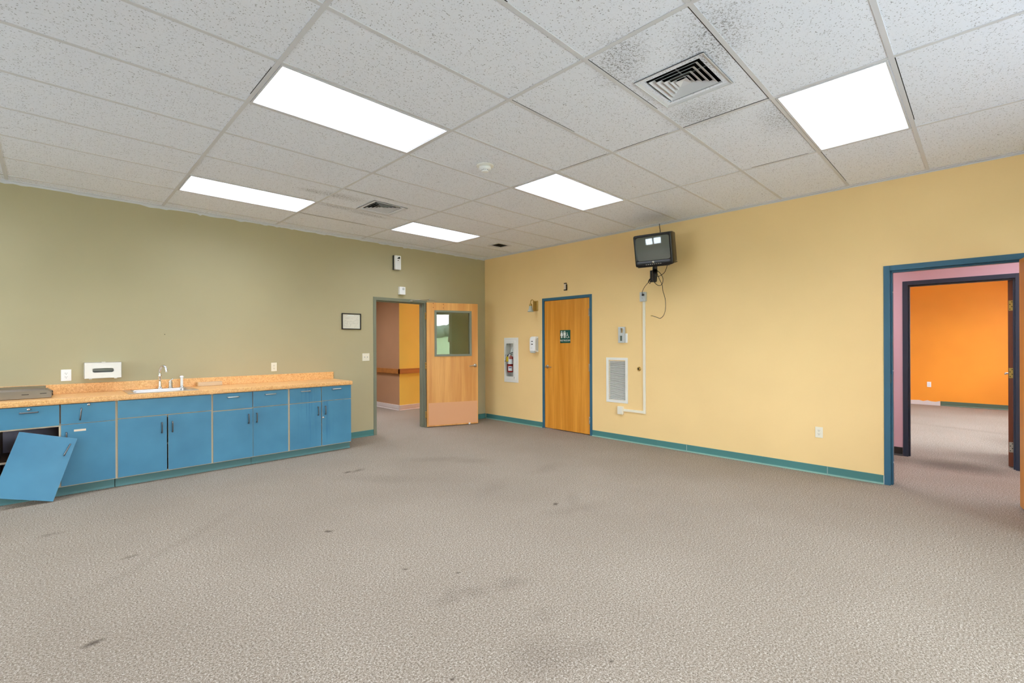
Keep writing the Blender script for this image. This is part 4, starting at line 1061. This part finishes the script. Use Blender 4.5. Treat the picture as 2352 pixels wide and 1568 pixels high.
# bracket: tray, tilt neck, post, wall plate
br = thing('television_bracket', 'black wall bracket with a tray and hanging post that carries the television', 'tv bracket', (0, -3.66, 2.2))
inv = Matrix.Translation((0, -3.66, 2.2)).inverted()
b = boxes((-.205, .190, .01, .36, -h - .008, -h - .001), (-.205, .190, .002, .012, -h - .010, -h - .001)); bmesh.ops.transform(b, matrix=inv @ M3, verts=b.verts[:]); obj('tray', b, 'dark_bronze', br)
b = BM(); cyl(b, (-.30, 0, .03), (-.30, 0, .15), .026, .034, 24); lathe(b, [(0, -.010), (.014, -.007), (.023, .006), (.026, .03)], 24, Matrix.Translation((-.30, 0, 0)))
cyl(b, (-.30, 0, .15), (-.30, 0, .225), .030, seg=20); obj('post', b, 'black_plastic', br)
b = BM(); cyl(b, (-.30, 0, .20), (-.018, .180, .16), .018, seg=14); obj('arm', b, 'black_plastic', br)
obj('wall_plate', boxes((-.020, 0, .140, .225, .04, .20)), 'black_plastic', br, .004)
def cable(name, label, pts, r=.0035, extra=None):
    base_ = Vector(pts[0]); o = thing(name, label, 'cable', base_)
    b = BM(); tube(b, [Vector(p) - base_ for p in pts], r, 8); obj('cord', b, 'cable_black', o)
    if extra: extra(o, base_)
    return o
def plug(o, base_):
    b = BM(); p = Vector((-.052, -3.352, 2.070)) - base_; box(b, p.x - .022, p.x + .004, p.y - .014, p.y + .014, p.z - .012, p.z + .012); obj('plug', b, 'cable_black', o, .003)
cable('power_cord', 'black television power cord knotted below the set and plugged into the grey outlet',
      [(-.30, -3.70, 2.335), (-.28, -3.66, 2.315), (-.24, -3.60, 2.285), (-.2, -3.536, 2.261), (-.19, -3.515, 2.245), (-.19, -3.535, 2.215), (-.18, -3.52, 2.20), (-.17, -3.495, 2.232), (-.18, -3.525, 2.262), (-.17, -3.50, 2.228), (-.06, -3.372, 2.172), (-.06, -3.338, 2.105), (-.062, -3.352, 2.073)], .0035, plug)
cable('antenna_cable', 'black cable looping behind the bracket and rising to the back of the television',
      [(-.25, -3.83, 2.43), (-.25, -3.805, 2.396), (-.25, -3.77, 2.318), (-.25, -3.717, 2.283), (-.25, -3.668, 2.272), (-.24, -3.64, 2.31), (-.2, -3.651, 2.345), (-.2, -3.7, 2.29), (-.2, -3.72, 2.23), (-.2, -3.704, 2.173), (-.2, -3.663, 2.158), (-.2, -3.618, 2.185), (-.2, -3.591, 2.217)], .0035)
def tip(o, base_):
    b = BM(); cyl(b, Vector((-.08, -3.501, 1.775)) - base_, Vector((-.08, -3.480, 1.778)) - base_, .006, seg=12); obj('connector', b, 'brass', o)
cable('coaxial_cable', 'long loose black cable hanging in a curve down the yellow wall',
      [(-.272, -3.645, 2.36), (-.16, -3.60, 2.37), (-.08, -3.573, 2.341), (-.08, -3.61, 2.252), (-.08, -3.644, 2.181), (-.08, -3.655, 2.103), (-.08, -3.686, 1.991), (-.08, -3.692, 1.872), (-.08, -3.667, 1.78), (-.08, -3.617, 1.736), (-.08, -3.571, 1.751), (-.08, -3.501, 1.775)], .0035, tip)
cable('ceiling_cable', 'short black cable coming down from the ceiling behind the television',
      [(-.03, -3.584, H + .002), (-.03, -3.585, 2.985), (-.03, -3.587, 2.955), (-.04, -3.6, 2.90), (-.08, -3.62, 2.80), (-.15, -3.66, 2.72)], .005)

# hall handrail
t = thing('handrail', 'flat oak handrail round the corner of the hall walls', 'handrail', (-.6, 2.067, .83))
obj('rail', boxes((-.045, 3.5, -.045, -.015, -.052, .052)), 'rail_oak', t, .004)
obj('side_rail', boxes((-.045, -.015, -.045, .94, -.052, .052)), 'rail_oak', t, .004)
b = BM()
for xx in (.15, 1.2, 2.4): box(b, xx, xx + .05, -.015, 0, -.03, .03)
for yy in (.2, .8): box(b, -.015, 0, yy, yy + .05, -.03, .03)
obj('bracket', b, 'rail_oak', t)
